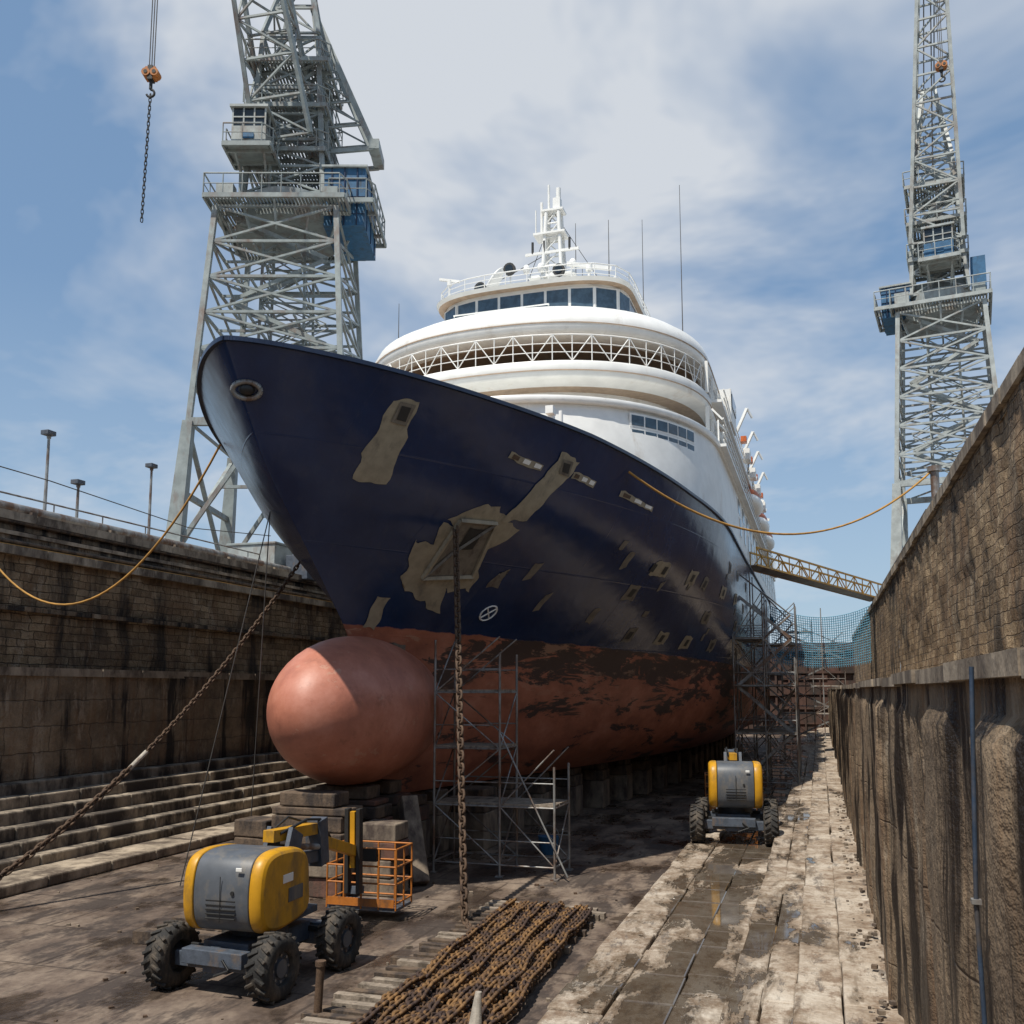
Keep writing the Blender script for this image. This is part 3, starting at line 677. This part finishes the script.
# ------------------------------------------------------------ boom lift
def boom_lift(loc,rz,turret=-.25,boomlen=3.4,hoodmat='hood',sc=1.0,tsc=.92):
    e=empty('boom_lift',loc,(0,0,rz)); e.scale=(sc,sc,sc)
    b=MB()
    for sx in(-1,1):
        for sy in(-1,1):
            x=sx*.85;y=sy*.82;r=.42
            prof=[(.0,.2),(.16,.22),(.175,.3),(.17,.36),(.14,.41),(0,.43),(-.14,.41),(-.17,.36),(-.175,.3),(-.16,.22),(0,.2)]
            n=32;vs=[]
            for i in range(n):
                a=2*math.pi*i/n
                for px_,pr in prof:
                    vs.append((x+px_,y+pr*math.cos(a),r+pr*math.sin(a)))
            m=len(prof); b.add(vs,[(i*m+k,i*m+k+1,((i+1)%n)*m+k+1,((i+1)%n)*m+k) for i in range(n) for k in range(m-1)],'rubber',True)
            for i in range(20):
                a=2*math.pi*i/20
                for s2 in(-1,1):
                    aa=a+(.16 if s2>0 else 0)
                    c_=Vector((x+s2*.08,y+math.cos(aa)*.425,r+math.sin(aa)*.425)); b.box(c_,(.15,.045,.05),'rubber',Matrix.Rotation(aa+math.pi/2,3,'X')@Matrix.Rotation(s2*.5,3,'Z'))
            b.cyl((x-sx*.02,y,r),(x+sx*.10,y,r),.235,'dgrey',20); b.cyl((x+sx*.10,y,r),(x+sx*.14,y,r),.12,'hood',14)
            for i in range(8):
                a=i*math.pi/4; b.cyl((x+sx*.1,y+.17*math.cos(a),r+.17*math.sin(a)),(x+sx*.125,y+.17*math.cos(a),r+.17*math.sin(a)),.02,'steel',6)
    for sy in(-1,1):
        b.beam((-.72,sy*.82,.42),(.72,sy*.82,.42),.2,.2,'dgrey'); b.box((0,sy*.82,.44),(.4,.3,.3),'dgrey')
        b.beam((-.6,sy*.72,.55),(.6,sy*.72,.55),.05,.08,'black')
    b.box((0,0,.52),(.75,1.5,.26),'dgrey'); b.box((0,-.95,.50),(1.0,.2,.2),'dgrey'); b.box((0,.95,.50),(1.0,.2,.2),'dgrey')
    b.path([(.2,-1.06,.5),(.35,-1.12,.4),(.1,-1.1,.3)],.02,'black')
    b.cyl((0,0,.62),(0,0,.82),.42,'dgrey',24)
    b.obj('chassis_and_wheels',e,bevel=.012)
    t=MB()
    prof0=[(-1.02,.92),(-1.12,1.15),(-1.13,1.5),(-1.04,1.78),(-.82,1.90),(-.4,1.92),(.1,1.86),(.36,1.68),(.42,1.3),(.38,.92),(-.3,.80),(-.8,.82)]
    prof=[];n0=len(prof0)
    for i in range(n0):
        p0,p1,p2,p3=[prof0[(i+k)%n0] for k in(-1,0,1,2)]
        for u in(0,.25,.5,.75):
            prof.append(tuple(.5*(2*p1[k]+(-p0[k]+p2[k])*u+(2*p0[k]-5*p1[k]+4*p2[k]-p3[k])*u*u+(-p0[k]+3*p1[k]-3*p2[k]+p3[k])*u**3) for k in(0,1)))
    def ext(xs,mat):
        cy,cz=-.4,1.35;vs=[]
        for x,s in xs: vs.extend([(x,cy+(y-cy)*s,cz+(z-cz)*s) for y,z in prof])
        n=len(prof); K=len(xs)
        t.add(vs,[(k*n+i,k*n+(i+1)%n,(k+1)*n+(i+1)%n,(k+1)*n+i) for k in range(K-1) for i in range(n)],mat,True)
        t.add(vs,[tuple(range(n-1,-1,-1)),tuple(range((K-1)*n,K*n))],mat)
    ext([(-.46,.97),(-.45,.99),(.45,.99),(.46,.97)],hoodmat)
    sd=[(.47,.975),(.48,1.0),(.56,1.0),(.61,.985),(.65,.95),(.675,.88)]
    ext([(-x,s) for x,s in reversed(sd)],'yellow'); ext(sd,'yellow')
    t.box((0,.1,.86),(1.2,1.4,.1),'dgrey')
    t.box((.68,-.35,1.5),(.015,.3,.12),'white2'); t.box((.68,-.1,1.25),(.012,.45,.2),'hood'); t.box((.3,-1.135,1.72),(.1,.02,.05),'white2')
    for q in range(5): t.box((0,-1.125+.002*q,1.05+q*.06),(.5,.03,.02),'black')
    t.beam((0,-1.14,1.0),(0,-1.15,1.62),.012,.012,'black'); t.cyl((.2,-1.15,1.4),(.2,-1.12,1.4),.03,'black',10)
    for x in(-.2,.2): t.beam((x,.3,1.0),(x,.75,2.0),.08,.4,'dgrey')
    t.beam((0,.2,1.98),(0,1.9,1.9),.2,.18,'yellow'); t.beam((0,.5,1.55),(0,1.9,1.45),.2,.18,'dgrey')
    t.beam((.0,1.85,2.05),(.0,1.95,1.3),.3,.3,'dgrey')
    t.beam((0,1.9,1.7),(0,boomlen-.5,1.3),.18,.18,'yellow'); t.cyl((.12,.8,1.75),(.12,1.7,1.62),.05,'steel')
    for d in(-.12,.12): t.beam((d,boomlen-.5,2.05),(d,boomlen-.45,.55),.08,.16,'black')
    t.beam((0,boomlen-.52,2.0),(0,boomlen-.48,1.0),.1,.1,'yellow')
    t.beam((0,boomlen-.45,.6),(0,boomlen-.1,.55),.14,.14,'dgrey')
    t.path([(.1,.4,2.0),(.15,1.2,2.12),(.1,1.8,2.05),(.05,2.3,1.7)],.025,'black'); t.path([(-.1,.4,2.0),(-.15,1.1,2.16),(-.1,1.9,1.95),(.05,2.5,1.5)],.02,'black')
    tt=t.obj('turret_and_boom',e,bevel=.01); tt.rotation_euler=(0,0,turret); tt.scale=(tsc,tsc,.98)
    k=MB(); bw,bd,bh=1.35,.75,1.05; y0=(boomlen-.1)*tsc
    k.box((0,y0+bd/2,.20),(bw,bd,.05),'dgrey')
    for z in(.32,.65,.95,1.26):
        C=[(-bw/2,y0,z),(bw/2,y0,z),(bw/2,y0+bd,z),(-bw/2,y0+bd,z),(-bw/2,y0,z)]; k.path(C,.018,'orange')
    for x in(-.675,-.34,0,.34,.675):
        for y in(y0,y0+bd): k.cyl((x,y,.20),(x,y,1.26),.018,'orange')
    for x in(-.675,.675): k.cyl((x,y0+bd/2,.20),(x,y0+bd/2,1.26),.018,'orange')
    k.box((.1,y0+.05,1.15),(.42,.2,.22),'black')
    k.box((0,y0-.02,.32),(bw-.05,.02,.14),'orange')
    kk=k.obj('work_basket',e); kk.rotation_euler=(0,0,turret)
    return e
boom_lift((-7.5,11.9,0),R(-4),turret=R(6),boomlen=3.9,sc=.95)
boom_lift((-2.1,24.4,.31),R(3),turret=R(4),boomlen=3.2)

# ------------------------------------------------------------ scaffolds
def scaffold(loc,bx,by,levels,mat='steel',lift=1.6,stairs=False,plank=True):
    s=MB(); nx,ny=len(bx),len(by)
    for i,x in enumerate(bx):
        for j,y in enumerate(by):
            h=levels[min(i,len(levels)-1)]
            s.cyl((x,y,0),(x,y,h),.028,mat,6); s.box((x,y,.02),(.16,.16,.03),mat)
            k=0;z=.25
            while z<h:
                if i+1<nx and z<levels[min(i+1,len(levels)-1)]: 
                    s.cyl((x,y,z),(bx[i+1],y,z),.02,mat,5); s.cyl((x,y,z+.5),(bx[i+1],y,z+.5),.016,mat,5)
                    a,b=((x,y,z),(bx[i+1],y,z+lift)) if k%2 else ((x,y,z+lift),(bx[i+1],y,z))
                    if z+lift<=h+.1: s.cyl(a,b,.018,mat,5)
                if j+1<ny:
                    s.cyl((x,y,z),(x,by[j+1],z),.02,mat,5)
                    if z+lift<=h+.1: s.cyl((x,y,z),(x,by[j+1],z+lift),.018,mat,5)
                    if plank and i+1<nx and k>0 and z<levels[min(i+1,len(levels)-1)]:
                        for q in range(3):
                            yy=y+(by[j+1]-y)*(q+.5)/3; s.box(((x+bx[i+1])/2,yy,z+.04),(bx[i+1]-x,(by[j+1]-y)/3-.03,.045),'paletimber')
                z+=lift;k+=1
    if stairs:
        z=.25;k=0
        while z+lift<levels[0]:
            a=(bx[0]+.1,by[0]+.25,z) if k%2==0 else (bx[-1]-.1,by[0]+.25,z); b=(bx[-1]-.1,by[0]+.25,z+lift) if k%2==0 else (bx[0]+.1,by[0]+.25,z+lift)
            for d in(0,.5):
                s.beam((a[0],a[1]+d,a[2]),(b[0],b[1]+d,b[2]),.04,.10,mat); s.cyl((a[0],a[1]+d,a[2]+.9),(b[0],b[1]+d,b[2]+.9),.02,mat,5)
            z+=lift;k+=1
    if len(bx)==3 and not stairs:
        s.cyl((bx[1],by[0],3.0),(bx[2]+.3,by[0]-.1,.1),.02,mat,6)
    return s.obj('scaffold_tower',loc=loc)
scaffold((-8.05,19.5,0),[0,1.5,2.7],[0,1.2],[5.0,4.7,2.3],lift=1.2)
scaffold((-3.05,36.5,.3),[0,1.1,2.2],[0,1.6,3.2],[7.4,7.2,4.8],stairs=True,lift=1.75)
scaffold((-2.7,41.5,.3),[0,1.8],[0,1.8],[8.6,7.2],stairs=True,lift=1.75)
scaffold((-2.4,66,.3),[0,2,4],[0,1.8],[7.5,8.2,6.5],stairs=True,lift=1.8)

# ------------------------------------------------------------ cranes
def lattice(mb,A,B,wa,wb,n,r,rd,mat,xdir=None,dense=False):
    A,B=Vector(A),Vector(B); d=(B-A).normalized(); xd=Vector(xdir or (1,0,0)); xd=(xd-d*xd.dot(d)).normalized(); yd=d.cross(xd)
    rings=[]
    for k in range(n+1):
        t=k/n; w=(wa+(wb-wa)*t)/2; c=A.lerp(B,t); rings.append([c+xd*sx*w+yd*sy*w for sx,sy in((-1,-1),(1,-1),(1,1),(-1,1))])
    for k in range(n):
        for i in range(4):
            p,q=rings[k][i],rings[k+1][i]; p2,q2=rings[k][(i+1)%4],rings[k+1][(i+1)%4]
            mb.beam(p,q,r*2,r*2,mat); mb.beam(p,p2,rd*2,rd*2,mat)
            if dense: mb.beam(p,q2,rd*1.6,rd*1.6,mat); mb.beam(p2,q,rd*1.6,rd*1.6,mat)
            else:
                if (k+i)%2: mb.beam(p,q2,rd*1.8,rd*1.8,mat)
                else: mb.beam(p2,q,rd*1.8,rd*1.8,mat)
    for i in range(4): mb.beam(rings[n][i],rings[n][(i+1)%4],rd*2,rd*2,mat)
    return rings
def deck(mb,cx,cy,z,w,d,mat,gap=.16):
    n=int(w/gap)
    for i in range(n): mb.box((cx-w/2+(i+.5)*w/n,cy,z),(w/n*.62,d,.05),mat)
    for sy in(-1,1): mb.box((cx,cy+sy*d/2,z-.08),(w,.1,.22),mat)
    for sx in(-1,1): mb.box((cx+sx*w/2,cy,z-.08),(.1,d,.22),mat)
    for k in(-.25,.25): mb.box((cx,cy+k*d,z-.14),(w,.1,.18),mat)
def sq_rail(mb,cx,cy,z,w,d,mat,h=1.0): rail(mb,[(cx-w/2,cy-d/2),(cx+w/2,cy-d/2),(cx+w/2,cy+d/2),(cx-w/2,cy+d/2),(cx-w/2,cy-d/2)],z,h,.9,mat,.03,2)
def crane(base,rz,w0,mat,jtip,hook_z,side=1,arms=True,jw=.36,cabx=None,pf=.86,cabm='crane2'):
    e=empty('dockyard_crane',(base[0],base[1],QZ-.3),(0,0,rz)); s=MB(); hw=w0/2
    pt_=18.4
    for sx in(-1,1):
        for sy in(-1,1):
            s.beam((sx*hw*.99,sy*hw*.99,1.0),(sx*hw*.90,sy*hw*.90,7.5),.7,.7,mat,.45,.45)
            s.box((sx*hw*.99,sy*hw*.99,.6),(.7,2.4,.8),'crane')
            for k in(-.7,.7): s.cyl((sx*hw*.99-.25,sy*hw*.99+k,.35),(sx*hw*.99+.25,sy*hw*.99+k,.35),.35,'black',16)
        s.beam((sx*hw*.99,-hw*.99,1.2),(sx*hw*.99,hw*.99,1.2),.5,.6,mat)
        s.beam((sx*hw*.95,-hw*.96,4.3),(sx*hw*.95,hw*.95,4.3),.2,.25,mat)
        s.beam((sx*hw*.98,-hw*.98,1.4),(sx*hw*.91,hw*.91,7.3),.18,.18,mat); s.beam((sx*hw*.98,hw*.98,1.4),(sx*hw*.91,-hw*.91,7.3),.18,.18,mat)
    s.beam((-hw*.90,-hw*.90,7.5),(hw*.90,-hw*.90,7.5),.25,.35,mat);s.beam((-hw*.90,hw*.90,7.5),(hw*.90,hw*.90,7.5),.25,.35,mat)
    for sy in(-1,1):
        s.beam((-hw*.98,sy*hw*.98,1.6),(0,sy*hw*.91,7.4),.18,.18,mat); s.beam((hw*.98,sy*hw*.98,1.6),(0,sy*hw*.91,7.4),.18,.18,mat)
        s.beam((-hw*.5,sy*hw*.94,4.5),(hw*.5,sy*hw*.94,4.5),.14,.14,mat)
    lattice(s,(0,0,7.5),(0,0,pt_-.4),w0*.90,w0*.74,6,.12,.06,mat,dense=True)
    lattice(s,(0,0,7.6),(0,0,pt_-.5),w0*.3,w0*.26,8,.06,.035,mat)
    for k in range(1,7):
        z=7.5+(pt_-7.9)*k/6-.1; w_=w0*(.90-.027*k)
        for a in(-1,1): s.beam((-w_/2,a*w_/6,z),(w_/2,a*w_/6,z),.08,.12,mat); s.beam((a*w_/6,-w_/2,z),(a*w_/6,w_/2,z),.08,.12,mat)
    for k in range(5):
        z=7.5+k*2.1; x0=-w0*.3 if k%2 else w0*.3
        for d in(-.3,.3): s.beam((x0,-w0*.2+d,z),(-x0,-w0*.2+d,z+2.1),.05,.2,mat); s.cyl((x0,-w0*.2+d,z+1),(-x0,-w0*.2+d,z+3.1),.03,mat,5)
    P=w0*pf
    deck(s,0,0,pt_,P,P,mat); sq_rail(s,0,0,pt_,P,P,mat)
    for i in range(12):
        a=math.pi*i/6; s.beam((w0*.34*math.cos(a),w0*.34*math.sin(a),pt_-1.4),(P*.48*math.cos(a),P*.48*math.sin(a),pt_-.2),.1,.1,mat)
    s.cyl((0,0,pt_-.6),(0,0,pt_-.1),w0*.34,mat,24,smooth=False); s.cyl((0,0,pt_+.05),(0,0,pt_+1.0),w0*.28,'crane2',24)
    s.box((-w0*.33,-w0*.30,pt_+.5),(.8,.6,.8),'crane2'); s.box((w0*.33,-w0*.34,pt_+.35),(.7,.5,.5),'crane')
    s.obj('portal_and_tower',e)
    u=MB()
    lattice(u,(0,.4,pt_+1.0),(0,.4,pt_+9.5),w0*.5,w0*.36,6,.11,.06,mat,dense=True)
    hx=side*w0*.39; hz=pt_+.75; hh=2.9 if arms else 1.9
    u.box((hx,.3,hz),(w0*.26,w0*.5,hh),'blue'); u.box((hx,.3,hz+hh/2+.06),(w0*.29,w0*.54,.1),'crane2')
    for q in range(3): u.box((hx,.3-w0*.25-.02,hz-hh*.3+q*hh*.3),(w0*.26,.03,.03),'navy2')
    for q in(-1,0,1): u.box((hx+q*w0*.08,.3-w0*.25-.03,hz),(.06,.05,hh),'navy2'); u.box((hx+side*(w0*.13+.02),.3+q*w0*.17,hz),(.05,.06,hh),'navy2')
    deck(u,side*w0*.44,.3,pt_+.42,w0*.28,w0*.62,mat); sq_rail(u,side*w0*.44,.3,pt_+.42,w0*.28,w0*.62,mat)
    u.box((0,w0*.36,pt_+1.7),(w0*.5,w0*.22,2.0),mat)
    if not arms: u.box((w0*.34,-.2,pt_+1.9),(.8,1.6,1.9),'blue')
    cz=pt_+3.4; cx=(-side*w0*.17 if cabx is None else cabx); cy=-w0*.32
    u.box((cx,cy,cz-1.0),(1.9,1.8,.12),mat); u.box((cx,cy,cz-.45),(1.6,1.5,.9),cabm); u.box((cx,cy,cz+.45),(1.5,1.4,.9),'glass'); u.box((cx,cy,cz+.98),(1.8,1.7,.12),'crane2')
    for sx in(-1,-.33,.33,1):
        for sy in(-1,1): u.beam((cx+sx*.76,cy+sy*.71,cz),(cx+sx*.76,cy+sy*.71,cz+.92),.07,.07,'crane2')
    for sx in(-1,1): u.beam((cx+sx*.77,cy,cz),(cx+sx*.77,cy,cz+.92),.06,.08,'crane2')
    u.box((cx,cy-.73,cz+.45),(1.5,.04,.06),'crane2'); u.box((cx,cy-.78,cz-.5),(.5,.03,.3),'blue')
    sq_rail(u,cx,cy,cz-.95,2.2,2.1,mat,.9); deck(u,cx,cy,cz-.98,2.2,2.1,mat)
    for sx in(-1,1): u.beam((cx+sx*.7,cy+.6,pt_+.3),(cx+sx*.7,cy+.6,cz-1),.12,.12,mat); u.beam((cx+sx*.7,cy-.6,cz-1),(cx+sx*.5,cy+1,pt_+1),.1,.1,mat)
    for z in(pt_+3.3,pt_+5.6,pt_+8):
        deck(u,0,.4,z,w0*.52,w0*.52,mat); sq_rail(u,0,.4,z,w0*.54,w0*.54,mat,.9)
    for k in range(4):
        z=pt_+1.2+k*2.2; x0=w0*.16*(1 if k%2 else -1)
        u.beam((x0,-w0*.12,z),(-x0,-w0*.12,z+2.1),.05,.18,mat); u.beam((x0,-w0*.12+.5,z),(-x0,-w0*.12+.5,z+2.1),.05,.18,mat)
    if arms:
        hi=Vector((side*w0*.12,.6,pt_+11.5)); lo=Vector((side*w0*.55,.4,pt_+3.9)); l2=Vector((side*w0*.26,.4,pt_+3.7))
        for dy in(-.9,.9):
            D=Vector((0,dy,0))
            u.beam(hi+D,lo+D,.2,.28,mat); u.beam(hi+D,l2+D,.16,.2,mat); u.beam(lo+D,l2+D,.16,.2,mat)
            for k in range(1,6): u.beam(hi.lerp(lo,k/6)+D,hi.lerp(l2,k/6)+D,.08,.08,mat); u.beam(hi.lerp(lo,(k)/6)+D,hi.lerp(l2,(k-1)/6)+D,.07,.07,mat)
        u.box(lo+Vector((0,0,.2)),(.5,2.0,.5),mat)
    u.cyl((side*w0*.2,-.8,pt_+3.6),(side*w0*.2,1.2,pt_+3.6),.5,'crane',18)
    u.cyl((0,-.9,pt_+6.2),(0,1.2,pt_+6.2),.4,'crane',18); u.box((-side*w0*.1,-.6,pt_+4.2),(.9,.8,.8),'crane2')
    jt=Vector(jtip)
    lattice(u,(0,-w0*.1,pt_+4.0),jt,w0*jw,.9,14,.10,.05,mat,dense=False)
    lattice(u,(0,.3,pt_+9.5),Vector((0,1,pt_+15)),w0*.36,.7,3,.1,.05,mat)
    for d in(-.3,.3): u.cyl(jt+Vector((d,0,0)),(d,1,pt_+15),.04,'wire',5)
    u.path([(0,-w0*.1-.2,pt_+9),jt],.04,'wire',5)
    u.obj('slewing_jib',e)
    h=MB(); x,y=jt.x,jt.y
    for d in(-.12,.0,.12): h.cyl((x+d,y,jt.z),(x+d*.8,y,hook_z+1.0),.022,'wire',5)
    h.box((x,y,hook_z+.75),(.42,.3,.5),'orange'); h.box((x,y,hook_z+.75),(.2,.34,.6),'black')
    for d in(-.17,.17): h.cyl((x+d,y-.2,hook_z+.75),(x+d,y+.2,hook_z+.75),.17,'orange',14); h.cyl((x+d,y-.22,hook_z+.75),(x+d,y+.22,hook_z+.75),.08,'black',10)
    h.cyl((x,y,hook_z+.45),(x,y,hook_z+.1),.07,'black',8)
    hk=[(x+.16*math.cos(a),y,hook_z-.08+.16*math.sin(a)) for a in [math.pi*.5-i*math.pi*1.4/10 for i in range(11)]]; h.path(hk,.05,'black')
    if hook_z<21: chain(h,[(x,y,hook_z-.2),(x-.1,y,hook_z-5.6)],.22,.10,.02,'black')
    h.obj('hook_block',e)
    return e
crane((-24.2,39.2),R(18),7.6,'crane',(-3.6,-9,46),19.6)
crane((7.9,61),R(-8),6.3,'crane2',(.8,-3.5,46),31.5,side=-1,arms=False,jw=.46,cabx=.1,pf=.86,cabm='blue')

# ------------------------------------------------------------ gangway, net, hose, chain bed, posts
gw=MB(); A=Vector((-2.9,44,9.5)); B=Vector((3.3,57,8.9)); d=(B-A).normalized(); sd_=d.cross(Vector((0,0,1))).normalized()
for s_ in(-.45,.45):
    for z in(0,.8): gw.beam(A+sd_*s_+Vector((0,0,z)),B+sd_*s_+Vector((0,0,z)),.08,.08,'yellow')
    n=14
    for k in range(n):
        p=A.lerp(B,k/n)+sd_*s_; q=A.lerp(B,(k+1)/n)+sd_*s_; Z=Vector((0,0,.8))
        gw.beam(p,p+Z,.05,.05,'yellow'); gw.beam(p,q+Z,.04,.04,'yellow') if k%2 else gw.beam(p+Z,q,.04,.04,'yellow')
gw.beam(A,B,.9,.05,'steel'); gw.obj('gangway')
nt_=MB()
for i in range(48):
    x=-2.7+i*.125; sg=1.3*(1-((i-24)/24)**2)
    nt_.path([(x,60,9.0-sg*.6),(x+.02,60.3,7.2-sg*.5),(x,60.5,5.6-sg*.3)],.02,'netm',4)
for k in range(22):
    nt_.path([(-2.7+i*.46,60+.025*k,9.0-k*.155-(.9-.02*k)*(1-((i-6.5)/6.5)**2)*.85) for i in range(14)],.02,'netm',4)
nt_.obj('safety_net')
hs=MB(); hs.path([(.50,3.62,3.98),(.47,3.6,3.2),(.485,3.62,2.2),(.47,3.58,1.4),(.48,3.55,.95)],.008,'bluepipe',8); hs.box((.47,3.6,3.2),(.03,.035,.015),'steel'); hs.box((.48,3.6,2.0),(.05,.035,.015),'steel'); hs.obj('blue_hose')
cb_=MB()
y=9.2
while y<17.0:
    cb_.box((-4.85+random.uniform(-.08,.08),y,.045),(2.1+random.uniform(-.15,.15),.13,.09),random.choice(['timber','paletimber','timber']),Matrix.Rotation(random.uniform(-.06,.06),3,'Z')); y+=random.uniform(.2,.3)
cb_.obj('timber_planks')
cc=MB()
for k in range(16):
    x=-5.25+k*.098; pts=[Vector((x+.03*math.sin(i*1.3+k)+.04*random.random()-.02*i+.18,9.6+i*.45+.1*random.random(),.14+.07*random.random()+(.06 if k%3==1 else 0))) for i in range(16)]
    chain(cc,pts,.15,.10,.023,'chainrust')
cc.obj('chain_pile')
ps=MB(); ps.cyl((0,0,0),(.03,0,.62),.05,'rust',10); ps.cyl((.03,0,.62),(.03,0,.68),.065,'rust',10); ps.obj('steel_post',loc=(-5.85,10.6,0))
ps=MB(); ps.cyl((0,0,0),(.06,.05,.75),.12,'ropew',10,r2=.035); ps.obj('rope_wrapped_post',loc=(-3.6,9.8,0))
bk=MB(); bk.cyl((0,0,0),(0,0,.42),.2,'blue',18,r2=.26); bk.path([(.26*math.cos(a),0,.42+.25*math.sin(a)) for a in [i*math.pi/8 for i in range(9)]],.01,'steel'); bk.obj('blue_bucket',loc=(-6.35,22.6,0))
db=MB(); db.box((-9.1,13.0,.1),(2.4,.25,.18),'timber',Matrix.Rotation(.1,3,'Z')); db.box((-9.4,13.9,.08),(2.0,.2,.14),'timber',Matrix.Rotation(-.05,3,'Z')); db.obj('timber_baulks')
db=MB()
for i in range(260):
    x=random.choice([random.uniform(-14.5,-3.3),random.uniform(-10.5,-3.3)]);y=random.uniform(9,34); s=random.uniform(.012,.045)
    db.box((x,y,s*.4),(s*random.uniform(1,2.5),s*random.uniform(1,2),s),random.choice(['timber','rust','conc']),Matrix.Rotation(random.random()*3,3,'Z'))
for i in range(160):
    x=random.uniform(.25,.6);y=random.uniform(3,30); s=random.uniform(.01,.04)
    db.box((x,y,.95+s*.3),(s*1.5,s*1.6,s),random.choice(['timber','conc','coping']),Matrix.Rotation(random.random()*3,3,'Z'))
db.obj('floor_debris')
def lamp(x,y,h):
    l=MB(); l.cyl((0,0,0),(0,0,h),.065,'steel',10,r2=.045); l.cyl((0,0,0),(0,0,.25),.14,'steel',10)
    l.box((0.05,-.08,h+.05),(.3,.36,.15),'dgrey'); l.cyl((0,0,h-.1),(0,0,h+.05),.07,'steel')
    l.obj('street_lamp',loc=(x,y,QZ-.3),bevel=.02)
lamp(-23.5,24.0,3.8); lamp(-23.9,29.5,4.0); lamp(-23.6,25.5,2.5)
p=MB()
p.cyl((-20.15,-14,8.68),(-20.15,91,8.68),.14,'steel',12); p.cyl((-20.45,-14,8.62),(-20.45,91,8.62),.08,'steel',10)
y=-13
while y<91: p.box((-20.15,y,8.55),(.5,.18,.16),'conc'); y+=3
p.obj('quay_pipe')
p=MB(); rail(p,[(-21.2,-10),(-21.2,34)],8.3,1.0,2.0,'steel',.022,2); p.obj('quay_fence')
p=MB(); p.path([(-21.6,14,10.2),(-23.4,24,10.6),(-24,32,10.4),(-24,38,11)],.02,'wire',5); p.obj('power_cable')
q=MB(); q.box((0,0,.7),(2.2,1.4,1.4),'crane2'); q.box((0,0,1.45),(2.3,1.5,.1),'crane'); q.box((1.8,.3,.5),(1.0,1.0,1.0),'dgrey'); q.obj('equipment_cabinet',loc=(-21.6,33.5,8.3),bevel=.02)
q=MB()
for d in(0,.5): q.beam((.2,60+d,1),(.2,60+d,8.8),.06,.08,'steel')
for k in range(24): q.cyl((.2,60,1.2+k*.3),(.2,60.5,1.2+k*.3),.02,'steel',5)
q.obj('access_ladder')
q=MB(); rail(q,[(3.5,33),(3.5,58)],8.7,1.0,1.8,'steel',.03,2); q.obj('quay_fence')

# world
wd=bpy.data.worlds.new('World'); scene.world=wd; wd.use_nodes=True; nt=wd.node_tree; bg=nt.nodes['Background']
sun_dir=Vector((-.18,-.44,.87)).normalized()
sky=N(nt,'ShaderNodeTexSky',sky_type='NISHITA'); sky.sun_disc=False; sky.sun_elevation=math.asin(sun_dir.z); sky.sun_rotation=math.atan2(sun_dir.x,sun_dir.y); sky.air_density=1.0; sky.dust_density=.5; sky.ozone_density=1.6
tc=N(nt,'ShaderNodeTexCoord'); sp=N(nt,'ShaderNodeSeparateXYZ'); L(nt,tc.outputs['Generated'],sp.inputs[0])
zc=mth(nt,'ADD',mth(nt,'MAXIMUM',sp.outputs[2],0.),.3)
cv=N(nt,'ShaderNodeCombineXYZ'); L(nt,mth(nt,'DIVIDE',sp.outputs[0],zc),cv.inputs[0]); L(nt,mth(nt,'DIVIDE',sp.outputs[1],zc),cv.inputs[1])
mp=N(nt,'ShaderNodeMapping'); L(nt,cv.outputs[0],mp.inputs[0]); mp.inputs['Scale'].default_value=(.9,1.05,1); mp.inputs['Location'].default_value=(4.6,.9,0); mp.inputs['Rotation'].default_value=(0,0,.3)
c1=nz(nt,mp.outputs[0],2.1,6,.60,.3)
c2=nz(nt,mp.outputs[0],.6,2,.5,0)
dt=N(nt,'ShaderNodeVectorMath',operation='DOT_PRODUCT'); L(nt,tc.outputs['Generated'],dt.inputs[0]); dt.inputs[1].default_value=(-.214,.813,.547)
blob=mth(nt,'MULTIPLY',mth(nt,'SUBTRACT',dt.outputs['Value'],.93),1.35)
blob=mth(nt,'MAXIMUM',blob,-.04)
cs=mth(nt,'ADD',mth(nt,'ADD',mth(nt,'MULTIPLY',c1,.9),mth(nt,'MULTIPLY',c2,.2)),blob)
cf=ramp(nt,cs,[(.46,.04),(.56,.30),(.70,.88)])
base=mix(nt,.45,sky.outputs[0],(2.5,4.6,7.6))
hz=ramp(nt,sp.outputs[2],[(0.,.6),(.38,0.)])
base=mix(nt,hz,base,(5.0,6.4,7.6))
col=mix(nt,cf,base,(7.4,7.7,8.1))
L(nt,col,bg.inputs[0]); bg.inputs[1].default_value=.095
sl=bpy.data.lights.new('sun','SUN'); sl.energy=5.0; sl.angle=R(.55); sl.color=(1,.94,.84)
so=bpy.data.objects.new('sun',sl); scene.collection.objects.link(so); so.rotation_euler=sun_dir.to_track_quat('Z','Y').to_euler(); so.location=(0,0,60)
cam=bpy.data.objects.new('camera',bpy.data.cameras.new('camera'));scene.collection.objects.link(cam);scene.camera=cam
cam.location=(0,0,3.9);cam.rotation_euler=(R(97),0,R(17.84));cam.data.lens=33.4;cam.data.sensor_width=36;cam.data.shift_y=.06;cam.data.clip_end=9000;cam.data.clip_start=.05
scene.view_settings.view_transform='Standard'; scene.view_settings.look='None'; scene.view_settings.exposure=0
